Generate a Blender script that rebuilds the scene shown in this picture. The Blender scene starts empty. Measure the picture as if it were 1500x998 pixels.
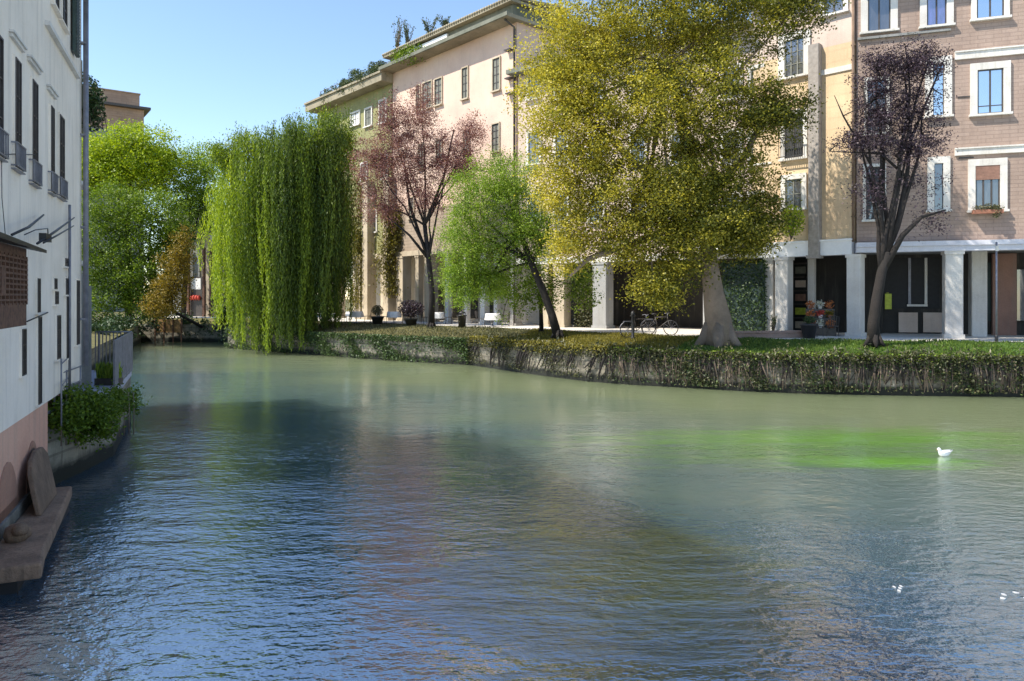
import bpy, math, random
import numpy as np
from mathutils import Vector, Matrix
R = math.radians
rng = np.random.default_rng(7)
random.seed(7)
S = bpy.context.scene
COL = S.collection

# ------------------------------------------------------------------ camera
EYE = 3.5; FP = 1083.0; CX = 750.0; HY = 435.0      # eye above water, focal length in photo px, centre, horizon row
cam = bpy.data.objects.new('camera', bpy.data.cameras.new('camera')); COL.objects.link(cam)
cam.data.sensor_width = 36; cam.data.lens = 26
cam.data.shift_y = -(499 - HY) / 1500
cam.data.clip_end = 2000; cam.data.clip_start = 0.05
cam.location = (0, 0, EYE); cam.rotation_euler = (R(90), 0, 0)
S.camera = cam

# ------------------------------------------------------------------ light
SUN_AZ = Vector((-0.95, -0.30)).normalized(); SUN_EL = R(52)
sd = Vector((SUN_AZ.x * math.cos(SUN_EL), SUN_AZ.y * math.cos(SUN_EL), math.sin(SUN_EL)))
w = bpy.data.worlds.new("World"); S.world = w; w.use_nodes = True
nt = w.node_tree; bg = nt.nodes['Background']
sky = nt.nodes.new('ShaderNodeTexSky'); sky.sky_type = 'NISHITA'; sky.sun_disc = False
sky.sun_elevation = SUN_EL; sky.sun_rotation = math.atan2(SUN_AZ.x, SUN_AZ.y)
sky.air_density = 1.0; sky.dust_density = 0.0; sky.ozone_density = 1.6; sky.altitude = 0
nt.links.new(sky.outputs[0], bg.inputs[0]); bg.inputs[1].default_value = 0.120
sl = bpy.data.lights.new('sun', 'SUN'); sl.energy = 3.7; sl.angle = R(0.53); sl.color = (1, 0.93, 0.81)
so = bpy.data.objects.new('sun', sl); COL.objects.link(so)
so.rotation_euler = sd.to_track_quat('Z', 'Y').to_euler()
S.view_settings.view_transform = 'Standard'; S.view_settings.look = 'None'
S.view_settings.gamma = 1; S.view_settings.exposure = 1.12

# ------------------------------------------------------------------ helpers
def pt(px, py, Y):
    """the point at depth Y seen at photo pixel px, py"""
    return Vector(((px - CX) / FP * Y, Y, EYE - (py - HY) * Y / FP))

def tag(o, label=None, cat=None, group=None, kind=None):
    if label: o['label'] = label
    if cat: o['category'] = cat
    if group: o['group'] = group
    if kind: o['kind'] = kind
    return o

def empty(name, loc=(0, 0, 0), rz=0.0):
    o = bpy.data.objects.new(name, None); COL.objects.link(o)
    o.location = loc; o.rotation_euler = (0, 0, rz); o.empty_display_size = 0.2
    return o

def thing(name, label, cat, loc=(0, 0, 0), rz=0.0, group=None):
    return tag(empty(name, loc, rz), label, cat, group)

def copy_tree(o, parent=None):
    c = o.copy(); COL.objects.link(c)
    c.parent = parent
    for ch in list(o.children): copy_tree(ch, c)
    return c

class MB:
    """collects boxes, prisms, tubes and lofts; build() links them as one mesh object"""
    def __init__(s): s.v = []; s.f = []; s.sm = []
    def add(s, vs, fs, smooth=False):
        n = len(s.v); s.v += [tuple(p) for p in vs]
        s.f += [tuple(i + n for i in f) for f in fs]; s.sm += [smooth] * len(fs); return s
    def box(s, x0, x1, y0, y1, z0, z1, M=None):
        vs = [Vector(p) for p in ((x0,y0,z0),(x1,y0,z0),(x1,y1,z0),(x0,y1,z0),(x0,y0,z1),(x1,y0,z1),(x1,y1,z1),(x0,y1,z1))]
        if M is not None: vs = [M @ p for p in vs]
        return s.add(vs, [(3,2,1,0),(4,5,6,7),(0,1,5,4),(1,2,6,5),(2,3,7,6),(3,0,4,7)])
    def bev(s, x0, x1, y0, y1, z0, z1, b=0.02):
        """box with chamfered vertical edges"""
        p = [(x0+b,y0),(x1-b,y0),(x1,y0+b),(x1,y1-b),(x1-b,y1),(x0+b,y1),(x0,y1-b),(x0,y0+b)]
        return s.prism(p, z0, z1)
    def prism(s, poly, z0, z1):
        n = len(poly)
        vs = [(x, y, z0) for x, y in poly] + [(x, y, z1) for x, y in poly]
        fs = [tuple(range(n))[::-1], tuple(range(n, 2*n))] + [(i, (i+1) % n, (i+1) % n + n, i + n) for i in range(n)]
        return s.add(vs, fs)
    def sheet(s, a, b):
        """quads between two polylines of equal length"""
        n = len(a); vs = list(a) + list(b)
        return s.add(vs, [(i, i+1, n+i+1, n+i) for i in range(n-1)])
    def tube(s, pts, rad, n=8, cap=True, smooth=True, squash=1.0):
        pts = [Vector(p) for p in pts]
        if not hasattr(rad, '__len__'): rad = [rad] * len(pts)
        vs = []; N = len(pts); up0 = None
        for i, p in enumerate(pts):
            t = (pts[min(i+1, N-1)] - pts[max(i-1, 0)])
            if t.length < 1e-9: t = Vector((0, 0, 1))
            t.normalize()
            if up0 is None:
                up0 = Vector((0, 0, 1)) if abs(t.z) < 0.9 else Vector((1, 0, 0))
            a = (up0 - t * up0.dot(t)).normalized(); up0 = a; b = t.cross(a)
            for k in range(n):
                an = 2 * math.pi * k / n
                vs.append(p + (a * math.cos(an) * squash + b * math.sin(an)) * rad[i])
        fs = [(i*n+k, i*n+(k+1) % n, (i+1)*n+(k+1) % n, (i+1)*n+k) for i in range(N-1) for k in range(n)]
        if cap: fs += [tuple(range(n))[::-1], tuple(range((N-1)*n, N*n))]
        return s.add(vs, fs, smooth)
    def lathe(s, c, prof, n=14):
        vs = [(c[0] + r*math.cos(2*math.pi*k/n), c[1] + r*math.sin(2*math.pi*k/n), c[2] + z) for r, z in prof for k in range(n)]
        m = len(prof)
        fs = [(i*n+k, i*n+(k+1) % n, (i+1)*n+(k+1) % n, (i+1)*n+k) for i in range(m-1) for k in range(n)]
        fs += [tuple(range(n))[::-1], tuple(range((m-1)*n, m*n))]
        return s.add(vs, fs, True)
    def build(s, name, mat, parent=None, bevel=0):
        me = bpy.data.meshes.new(name); me.from_pydata(s.v, [], s.f); me.update()
        me.polygons.foreach_set('use_smooth', s.sm)
        o = bpy.data.objects.new(name, me); COL.objects.link(o)
        me.materials.append(mat)
        if parent: o.parent = parent
        if bevel:
            m = o.modifiers.new('bevel', 'BEVEL'); m.width = bevel; m.segments = 2; m.limit_method = 'ANGLE'
        return o

def leaf_mesh(name, C, L, W, mat, parent=None, N=None, T=None, tint=None):
    """C (n,3) leaf centres; L length, W width (scalars or arrays); N normals; T length direction; one quad per leaf"""
    n = len(C); C = np.asarray(C, float)
    if N is None:
        N = rng.normal(size=(n, 3)); N[:, 2] = np.abs(N[:, 2]) + 0.3
    N = N / np.linalg.norm(N, axis=1, keepdims=True)
    if T is None: T = rng.normal(size=(n, 3))
    T = T - N * np.sum(T * N, axis=1, keepdims=True); T /= np.linalg.norm(T, axis=1, keepdims=True) + 1e-9
    B = np.cross(N, T)
    L = (np.ones(n) * L * rng.uniform(0.65, 1.25, n))[:, None]; Wd = (np.ones(n) * W * rng.uniform(0.7, 1.2, n))[:, None]
    P = np.stack([C - T*L*0.5, C + B*Wd*0.5 - T*L*0.05 + N*Wd*0.12, C + T*L*0.5, C - B*Wd*0.5 - T*L*0.05 + N*Wd*0.12], axis=1).reshape(-1, 3)
    me = bpy.data.meshes.new(name)
    me.vertices.add(4*n); me.vertices.foreach_set('co', P.ravel())
    me.loops.add(4*n); me.loops.foreach_set('vertex_index', np.arange(4*n, dtype=np.int32))
    me.polygons.add(n); me.polygons.foreach_set('loop_start', np.arange(0, 4*n, 4, dtype=np.int32))
    me.polygons.foreach_set('loop_total', np.full(n, 4, dtype=np.int32))
    a = me.attributes.new('tint', 'FLOAT', 'FACE')
    if tint is None: tint = rng.uniform(0, 1, n)
    a.data.foreach_set('value', np.clip(tint, 0, 1).astype(np.float32))
    me.update(calc_edges=True)
    me.materials.append(mat)
    o = bpy.data.objects.new(name, me); COL.objects.link(o)
    if parent: o.parent = parent
    return o

# ------------------------------------------------------------------ materials
def newmat(name):
    m = bpy.data.materials.new(name); m.use_nodes = True
    return m, m.node_tree, m.node_tree.nodes['Principled BSDF']

def ramp(nt, fac, stops):
    r = nt.nodes.new('ShaderNodeValToRGB'); e = r.color_ramp.elements
    while len(e) < len(stops): e.new(0.5)
    for el, (p, c) in zip(e, stops): el.position = p; el.color = (*c, 1)
    nt.links.new(fac, r.inputs[0]); return r.outputs[0]

def noise(nt, vec, scale, detail=6, rough=0.55):
    n = nt.nodes.new('ShaderNodeTexNoise'); n.inputs['Scale'].default_value = scale
    n.inputs['Detail'].default_value = detail; n.inputs['Roughness'].default_value = rough
    if vec is not None: nt.links.new(vec, n.inputs['Vector'])
    return n.outputs['Fac']

def mapping(nt, vec, scale=(1, 1, 1), rot=(0, 0, 0), loc=(0, 0, 0)):
    m = nt.nodes.new('ShaderNodeMapping'); m.inputs['Scale'].default_value = scale
    m.inputs['Rotation'].default_value = rot; m.inputs['Location'].default_value = loc
    nt.links.new(vec, m.inputs['Vector']); return m.outputs[0]

def mix(nt, fac, a, b, mode='MIX'):
    m = nt.nodes.new('ShaderNodeMix'); m.data_type = 'RGBA'; m.blend_type = mode
    for k, x in ((0, fac), (6, a), (7, b)):
        if hasattr(x, 'links'): nt.links.new(x, m.inputs[k])
        elif k == 0: m.inputs[0].default_value = x
        else: m.inputs[k].default_value = (*x, 1)
    return m.outputs[2]

def bump(nt, h, strength, dist, bsdf):
    b = nt.nodes.new('ShaderNodeBump'); b.inputs['Strength'].default_value = strength; b.inputs['Distance'].default_value = dist
    nt.links.new(h, b.inputs['Height']); nt.links.new(b.outputs[0], bsdf.inputs['Normal']); return b

def mathn(nt, op, a, b=None):
    m = nt.nodes.new('ShaderNodeMath'); m.operation = op
    for k, x in enumerate((a, b)):
        if x is None: continue
        if hasattr(x, 'links'): nt.links.new(x, m.inputs[k])
        else: m.inputs[k].default_value = x
    return m.outputs[0]

def wallmat(name, c, c2=None, stain=(0.22, 0.2, 0.17), samt=0.35, rough=0.9, courses=0, cstr=0.25, bs=0.4, scale=1.0):
    """plaster or stone: blotches, vertical streaks, fine grain and, where asked, horizontal courses"""
    m, nt, b = newmat(name); co = nt.nodes.new('ShaderNodeTexCoord').outputs['Object']
    c2 = c2 or tuple(x * 0.8 for x in c)
    n1 = noise(nt, co, 0.55*scale, 8, 0.65)
    col = ramp(nt, n1, [(0.35, c2), (0.6, c)])
    st = noise(nt, mapping(nt, co, (3*scale, 3*scale, 0.25*scale)), 1.6, 5, 0.6)
    col = mix(nt, mathn(nt, 'MULTIPLY', ramp(nt, st, [(0.5, (0, 0, 0)), (0.75, (1, 1, 1))]), samt), col, stain)
    fine = noise(nt, co, 22, 4, 0.7)
    col = mix(nt, 0.35, col, ramp(nt, fine, [(0.3, (0.35, 0.35, 0.35)), (0.7, (0.65, 0.65, 0.65))]), 'OVERLAY')
    h = fine
    if courses:
        br = nt.nodes.new('ShaderNodeTexBrick'); br.inputs['Scale'].default_value = 1.0
        br.inputs['Brick Width'].default_value = courses * 3.6; br.inputs['Row Height'].default_value = courses
        br.inputs['Mortar Size'].default_value = courses * 0.10; br.inputs['Mortar Smooth'].default_value = 0.3
        br.inputs['Color1'].default_value = (1, 1, 1, 1); br.inputs['Color2'].default_value = (0.72, 0.7, 0.68, 1); br.inputs['Mortar'].default_value = (0.35, 0.33, 0.32, 1)
        v = nt.nodes.new('ShaderNodeSeparateXYZ'); nt.links.new(co, v.inputs[0])
        cb = nt.nodes.new('ShaderNodeCombineXYZ')
        nt.links.new(mathn(nt, 'ADD', v.outputs[0], v.outputs[1]), cb.inputs[0]); nt.links.new(v.outputs[2], cb.inputs[1])
        nt.links.new(cb.outputs[0], br.inputs['Vector'])
        col = mix(nt, cstr, col, br.outputs['Color'], 'MULTIPLY')
    pt_ = noise(nt, co, 0.22*scale, 5, 0.75)
    col = mix(nt, 0.5, col, ramp(nt, pt_, [(0.35, (0.40, 0.395, 0.385)), (0.65, (0.58, 0.58, 0.58))]), 'OVERLAY')
    nt.links.new(col, b.inputs['Base Color']); b.inputs['Roughness'].default_value = rough
    bump(nt, mathn(nt, 'ADD', mathn(nt, 'MULTIPLY', fine, 0.5), n1), bs, 0.04, b)
    return m

def plain(name, c, rough=0.6, metal=0.0, var=0.25, scale=6, ior=1.5):
    m, nt, b = newmat(name); co = nt.nodes.new('ShaderNodeTexCoord').outputs['Object']
    n = noise(nt, co, scale, 5, 0.6)
    nt.links.new(ramp(nt, n, [(0.3, tuple(x*(1-var) for x in c)), (0.7, tuple(min(1, x*(1+var)) for x in c))]), b.inputs['Base Color'])
    b.inputs['Roughness'].default_value = rough; b.inputs['Metallic'].default_value = metal; b.inputs['IOR'].default_value = ior
    bump(nt, n, 0.15, 0.02, b)
    return m

def leafmat(name, stops, trans=0.35, rough=0.55):
    m, nt, b = newmat(name)
    at = nt.nodes.new('ShaderNodeAttribute'); at.attribute_name = 'tint'
    col = ramp(nt, at.outputs['Fac'], stops)
    nt.links.new(col, b.inputs['Base Color']); b.inputs['Roughness'].default_value = rough
    tr = nt.nodes.new('ShaderNodeBsdfTranslucent'); nt.links.new(mix(nt, 1.0, col, (1.0, 1.0, 0.55), 'MULTIPLY'), tr.inputs[0])
    mx = nt.nodes.new('ShaderNodeMixShader'); mx.inputs[0].default_value = trans
    nt.links.new(b.outputs[0], mx.inputs[1]); nt.links.new(tr.outputs[0], mx.inputs[2])
    nt.links.new(mx.outputs[0], nt.nodes['Material Output'].inputs[0])
    return m

def glassmat(name, c, refl=0.5, rough=0.04):
    m, nt, b = newmat(name); co = nt.nodes.new('ShaderNodeTexCoord').outputs['Object']
    n = noise(nt, mapping(nt, co, (4, 4, 1)), 1.2, 3)
    nt.links.new(ramp(nt, n, [(0.35, tuple(x*0.5 for x in c)), (0.65, c)]), b.inputs['Base Color'])
    b.inputs['Roughness'].default_value = 0.5
    g = nt.nodes.new('ShaderNodeBsdfGlossy'); g.inputs['Roughness'].default_value = rough; g.inputs[0].default_value = (0.85, 0.9, 0.95, 1)
    mx = nt.nodes.new('ShaderNodeMixShader'); mx.inputs[0].default_value = refl
    nt.links.new(b.outputs[0], mx.inputs[1]); nt.links.new(g.outputs[0], mx.inputs[2])
    nt.links.new(mx.outputs[0], nt.nodes['Material Output'].inputs[0])
    return m

M = {}
M['white_plaster'] = wallmat('white plaster', (0.92, 0.83, 0.72), (0.80, 0.72, 0.62), (0.46, 0.42, 0.37), 0.45)
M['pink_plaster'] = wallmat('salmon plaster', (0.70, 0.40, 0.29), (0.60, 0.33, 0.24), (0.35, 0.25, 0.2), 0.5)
M['dark_pink'] = wallmat('dark salmon plaster', (0.42, 0.22, 0.15), (0.28, 0.15, 0.11))  # darker salmon for the recessed base and the niche panels
def damp(m, z0, z1, c=(0.05, 0.045, 0.03), amt=0.8):
    # tide marks: the foot of the wall is stained by the river up to a ragged height
    nt = m.node_tree; b = nt.nodes['Principled BSDF']; src = b.inputs['Base Color'].links[0].from_socket
    sp = nt.nodes.new('ShaderNodeSeparateXYZ'); co = nt.nodes.new('ShaderNodeTexCoord').outputs['Object']; nt.links.new(co, sp.inputs[0])
    w_ = ramp(nt, mathn(nt, 'ADD', sp.outputs[2], mathn(nt, 'MULTIPLY', mathn(nt, 'SUBTRACT', noise(nt, co, 2.5, 7, 0.7), 0.5), 0.9)), [(z0, (1,)*3), (z1, (0,)*3)])
    nt.links.new(mix(nt, mathn(nt, 'MULTIPLY', w_, amt), src, c), b.inputs['Base Color']); return m
damp(M['pink_plaster'], 0.55, 0.95, (0.17, 0.10, 0.07), 0.75)
M['plinth_stone'] = damp(wallmat('plinth stone', (0.30, 0.29, 0.27), (0.18, 0.175, 0.16), (0.1, 0.1, 0.09), 0.5, scale=2.5, bs=0.8), 0.2, 0.6, (0.03, 0.035, 0.02), 0.9)
M['grey_stone'] = wallmat('grey stone', (0.30, 0.30, 0.29), (0.2, 0.2, 0.19), (0.1, 0.1, 0.09), 0.5)
M['brown_stone'] = wallmat('brown weathered stone', (0.24, 0.16, 0.11), (0.14, 0.095, 0.065), (0.06, 0.045, 0.035), 0.6, scale=3, bs=0.8)
M['ledge_stone'] = wallmat('brown ledge stone', (0.33, 0.22, 0.15), (0.2, 0.13, 0.09), (0.08, 0.06, 0.045), 0.6, scale=3, bs=0.8)
M['trim'] = wallmat('white trim stone', (0.72, 0.69, 0.64), (0.58, 0.55, 0.51), (0.35, 0.32, 0.28), 0.45, scale=1.6)
M['column'] = wallmat('pale column stone', (0.66, 0.63, 0.59), (0.54, 0.51, 0.48), (0.35, 0.32, 0.28), 0.35)
M['tan_column'] = wallmat('tan column stone', (0.52, 0.44, 0.33), (0.40, 0.33, 0.24), (0.25, 0.2, 0.12), 0.5)
M['grey_column'] = wallmat('grey column stone', (0.38, 0.38, 0.38), (0.3, 0.3, 0.3))
M['brick'] = wallmat('mauve brown brick', (0.41, 0.305, 0.25), (0.34, 0.25, 0.205), (0.23, 0.175, 0.15), 0.4, courses=0.16, cstr=0.45)
M['yellow_plaster'] = wallmat('ochre yellow plaster', (0.68, 0.51, 0.32), (0.58, 0.43, 0.27), (0.4, 0.28, 0.16), 0.3, courses=0.5, cstr=0.12)
M['cream_plaster'] = wallmat('cream plaster', (0.62, 0.50, 0.42), (0.52, 0.41, 0.34), (0.35, 0.28, 0.22), 0.35)
M['rose_plaster'] = wallmat('rose plaster', (0.68, 0.50, 0.40), (0.61, 0.44, 0.355), (0.46, 0.35, 0.29), 0.3)
M['green_plaster'] = wallmat('yellow green plaster', (0.30, 0.29, 0.13), (0.22, 0.22, 0.10), (0.15, 0.14, 0.08), 0.4)
M['tan_brick'] = wallmat('tan brick', (0.42, 0.28, 0.20), (0.34, 0.23, 0.17), courses=0.3, cstr=0.3)
M['lower_brick'] = wallmat('pale brick', (0.45, 0.36, 0.28), (0.34, 0.27, 0.21), courses=0.22, cstr=0.5)
M['roof_edge'] = wallmat('weathered roof edge', (0.36, 0.31, 0.22), (0.24, 0.21, 0.15), (0.12, 0.12, 0.08), 0.5)
M['roof_grey'] = wallmat('grey green roof', (0.20, 0.20, 0.16), (0.12, 0.13, 0.10), (0.08, 0.08, 0.06), 0.5)
M['lavender'] = wallmat('lavender painted steel', (0.62, 0.62, 0.68), (0.54, 0.54, 0.60), samt=0.15)
M['deck'] = wallmat('lavender grey paving', (0.45, 0.46, 0.55), (0.36, 0.37, 0.45), (0.2, 0.2, 0.25), 0.3)
M['dark_shop'] = wallmat('dark shop front', (0.05, 0.045, 0.04), (0.03, 0.028, 0.026))
M['pale_back'] = wallmat('pale arcade wall', (0.60, 0.54, 0.46), (0.48, 0.43, 0.36))
M['inner_pink'] = wallmat('brown pink inner wall', (0.30, 0.17, 0.13), (0.22, 0.13, 0.1))
M['shutter'] = plain('dark green shutter', (0.03, 0.055, 0.05), 0.5)
M['grey_shutter'] = plain('grey green shutter', (0.17, 0.17, 0.14), 0.6)
M['grey_metal'] = plain('grey metal', (0.22, 0.22, 0.25), 0.45, 0.3)
M['grey_paint'] = plain('grey painted pillar', (0.30, 0.265, 0.235), 0.7)
M['black'] = plain('black iron', (0.02, 0.02, 0.022), 0.5)
M['dark'] = plain('dark opening', (0.016, 0.016, 0.018), 0.7)
M['brown_wood'] = plain('brown weathered wood', (0.12, 0.06, 0.038), 0.8, scale=14, var=0.5)
M['glass'] = glassmat('window glass', (0.05, 0.07, 0.09), 0.75)
M['dim_glass'] = glassmat('dim window glass', (0.06, 0.06, 0.065), 0.18)
M['blue_curtain'] = glassmat('blue violet curtain behind glass', (0.10, 0.09, 0.30), 0.3)
M['shop_glass'] = glassmat('shop glass', (0.03, 0.03, 0.03), 0.06)
M['blind'] = plain('brown blind', (0.26, 0.14, 0.10), 0.7)
M['sash'] = plain('dark wood sash', (0.06, 0.05, 0.045), 0.5)
M['white_paint'] = plain('white paint', (0.8, 0.8, 0.8), 0.5, var=0.05)
M['white_cloth'] = plain('white cloth', (0.8, 0.79, 0.77), 0.8, var=0.05)
M['red'] = plain('red cloth', (0.45, 0.05, 0.03), 0.7)
M['orange'] = plain('orange goods', (0.5, 0.18, 0.06), 0.7)
M['feather'] = plain('pale grey feathers', (0.45, 0.45, 0.46), 0.8)
M['beak'] = plain('orange beak', (0.6, 0.3, 0.03), 0.5)
M['terracotta'] = plain('terracotta', (0.3, 0.13, 0.08), 0.8)
M['yellow_sign'] = plain('yellow green sign', (0.45, 0.50, 0.05), 0.6)
M['wood_panel'] = plain('golden wood panel', (0.28, 0.16, 0.06), 0.7)
M['pink_paving'] = wallmat('pink brown brickwork', (0.34, 0.24, 0.20), (0.26, 0.18, 0.15), courses=0.08, cstr=0.35)
M['bark_dark'] = wallmat('dark bark', (0.022, 0.017, 0.015), (0.011, 0.009, 0.008), (0.02, 0.02, 0.02), 0.4, scale=4, bs=1)
M['bark_pale'] = wallmat('pale smooth bark', (0.25, 0.19, 0.145), (0.165, 0.125, 0.095), (0.20, 0.17, 0.12), 0.5, scale=2.2, bs=0.8)
M['twig'] = wallmat('dry twig', (0.20, 0.15, 0.11), (0.09, 0.065, 0.05), scale=4)

def G(*cs): return [(i / (len(cs) - 1), c) for i, c in enumerate(cs)]
M['leaf_gold'] = leafmat('olive gold leaves', G((0.065, 0.085, 0.012), (0.17, 0.175, 0.02), (0.34, 0.305, 0.03), (0.66, 0.56, 0.07)), 0.46)
M['leaf_purple'] = leafmat('purple plum leaves', G((0.10, 0.035, 0.045), (0.17, 0.065, 0.075), (0.30, 0.14, 0.13), (0.46, 0.26, 0.24)), 0.35)
M['leaf_dark_purple'] = leafmat('dark purple leaves', G((0.014, 0.009, 0.015), (0.03, 0.018, 0.03), (0.06, 0.035, 0.055), (0.13, 0.09, 0.11)), 0.15)
M['leaf_green'] = leafmat('fresh green leaves', G((0.07, 0.14, 0.012), (0.15, 0.25, 0.02), (0.28, 0.40, 0.035), (0.44, 0.55, 0.07)), 0.42)
M['leaf_mid'] = leafmat('mid green leaves', G((0.05, 0.09, 0.006), (0.10, 0.17, 0.012), (0.18, 0.27, 0.02), (0.29, 0.38, 0.04)), 0.42)
M['leaf_lime'] = leafmat('lime leaves', G((0.12, 0.20, 0.01), (0.26, 0.36, 0.015), (0.40, 0.50, 0.02), (0.55, 0.60, 0.03)), 0.45)
M['leaf_amber'] = leafmat('amber leaves', G((0.10, 0.09, 0.01), (0.24, 0.17, 0.02), (0.38, 0.26, 0.03)), 0.4)
M['leaf_willow'] = leafmat('willow leaves', G((0.045, 0.085, 0.01), (0.12, 0.18, 0.016), (0.28, 0.38, 0.02), (0.58, 0.66, 0.03)), 0.42)
M['leaf_ivy'] = leafmat('ivy leaves', G((0.015, 0.035, 0.01), (0.04, 0.08, 0.018), (0.08, 0.13, 0.03)), 0.2)
M['leaf_bank'] = leafmat('bank leaves', G((0.02, 0.03, 0.012), (0.05, 0.06, 0.02), (0.11, 0.11, 0.04), (0.26, 0.24, 0.16)), 0.2)
M['leaf_olive'] = leafmat('olive trailing leaves', G((0.08, 0.08, 0.01), (0.18, 0.16, 0.02), (0.32, 0.27, 0.04)), 0.3)
M['leaf_roof'] = leafmat('roof plants', G((0.03, 0.06, 0.02), (0.08, 0.12, 0.05), (0.16, 0.17, 0.10)), 0.25)
M['grass'] = leafmat('grass blades', G((0.04, 0.085, 0.01), (0.09, 0.16, 0.02), (0.18, 0.26, 0.04)), 0.3)
M['petal'] = leafmat('pale flowers', G((0.5, 0.5, 0.4), (0.7, 0.68, 0.6)), 0.2)

# ground materials
def groundmat(name, a, b_, c, scale=1.5):
    m, nt, b = newmat(name); co = nt.nodes.new('ShaderNodeTexCoord').outputs['Object']
    n = noise(nt, co, scale, 9, 0.7); f = noise(nt, co, 25, 4, 0.7)
    col = ramp(nt, n, [(0.3, a), (0.5, b_), (0.7, c)])
    col = mix(nt, 0.5, col, ramp(nt, f, [(0.3, (0.3, 0.3, 0.3)), (0.7, (0.7, 0.7, 0.7))]), 'OVERLAY')
    nt.links.new(col, b.inputs['Base Color']); b.inputs['Roughness'].default_value = 0.95
    bump(nt, f, 0.6, 0.04, b); return m
M['lawn'] = groundmat('lawn soil and grass', (0.05, 0.10, 0.015), (0.07, 0.15, 0.02), (0.12, 0.20, 0.03))
M['lawn_dry'] = groundmat('olive worn lawn', (0.07, 0.07, 0.02), (0.12, 0.11, 0.03), (0.19, 0.15, 0.06))
M['paving'] = wallmat('pale stone paving', (0.66, 0.62, 0.56), (0.55, 0.52, 0.47), (0.35, 0.32, 0.28), 0.3)
M['earth'] = groundmat('earth', (0.08, 0.07, 0.05), (0.13, 0.11, 0.08), (0.2, 0.17, 0.13), 0.8)
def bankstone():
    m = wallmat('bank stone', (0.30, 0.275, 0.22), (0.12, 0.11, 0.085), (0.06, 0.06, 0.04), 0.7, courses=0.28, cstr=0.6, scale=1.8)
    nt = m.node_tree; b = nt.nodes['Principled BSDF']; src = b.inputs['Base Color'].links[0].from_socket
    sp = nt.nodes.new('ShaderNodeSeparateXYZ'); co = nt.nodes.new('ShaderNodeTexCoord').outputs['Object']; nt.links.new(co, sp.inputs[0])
    waterline_shade = ramp(nt, mathn(nt, 'ADD', sp.outputs[2], mathn(nt, 'MULTIPLY', noise(nt, co, 3.0), 0.3)), [(0.38, (1,)*3), (0.55, (0,)*3)])  # shade of the undercut waterline, painted black into the stone colour
    nt.links.new(mix(nt, waterline_shade, src, (0.012, 0.014, 0.010)), b.inputs['Base Color']); return m
M['bank_stone'] = bankstone()

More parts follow.
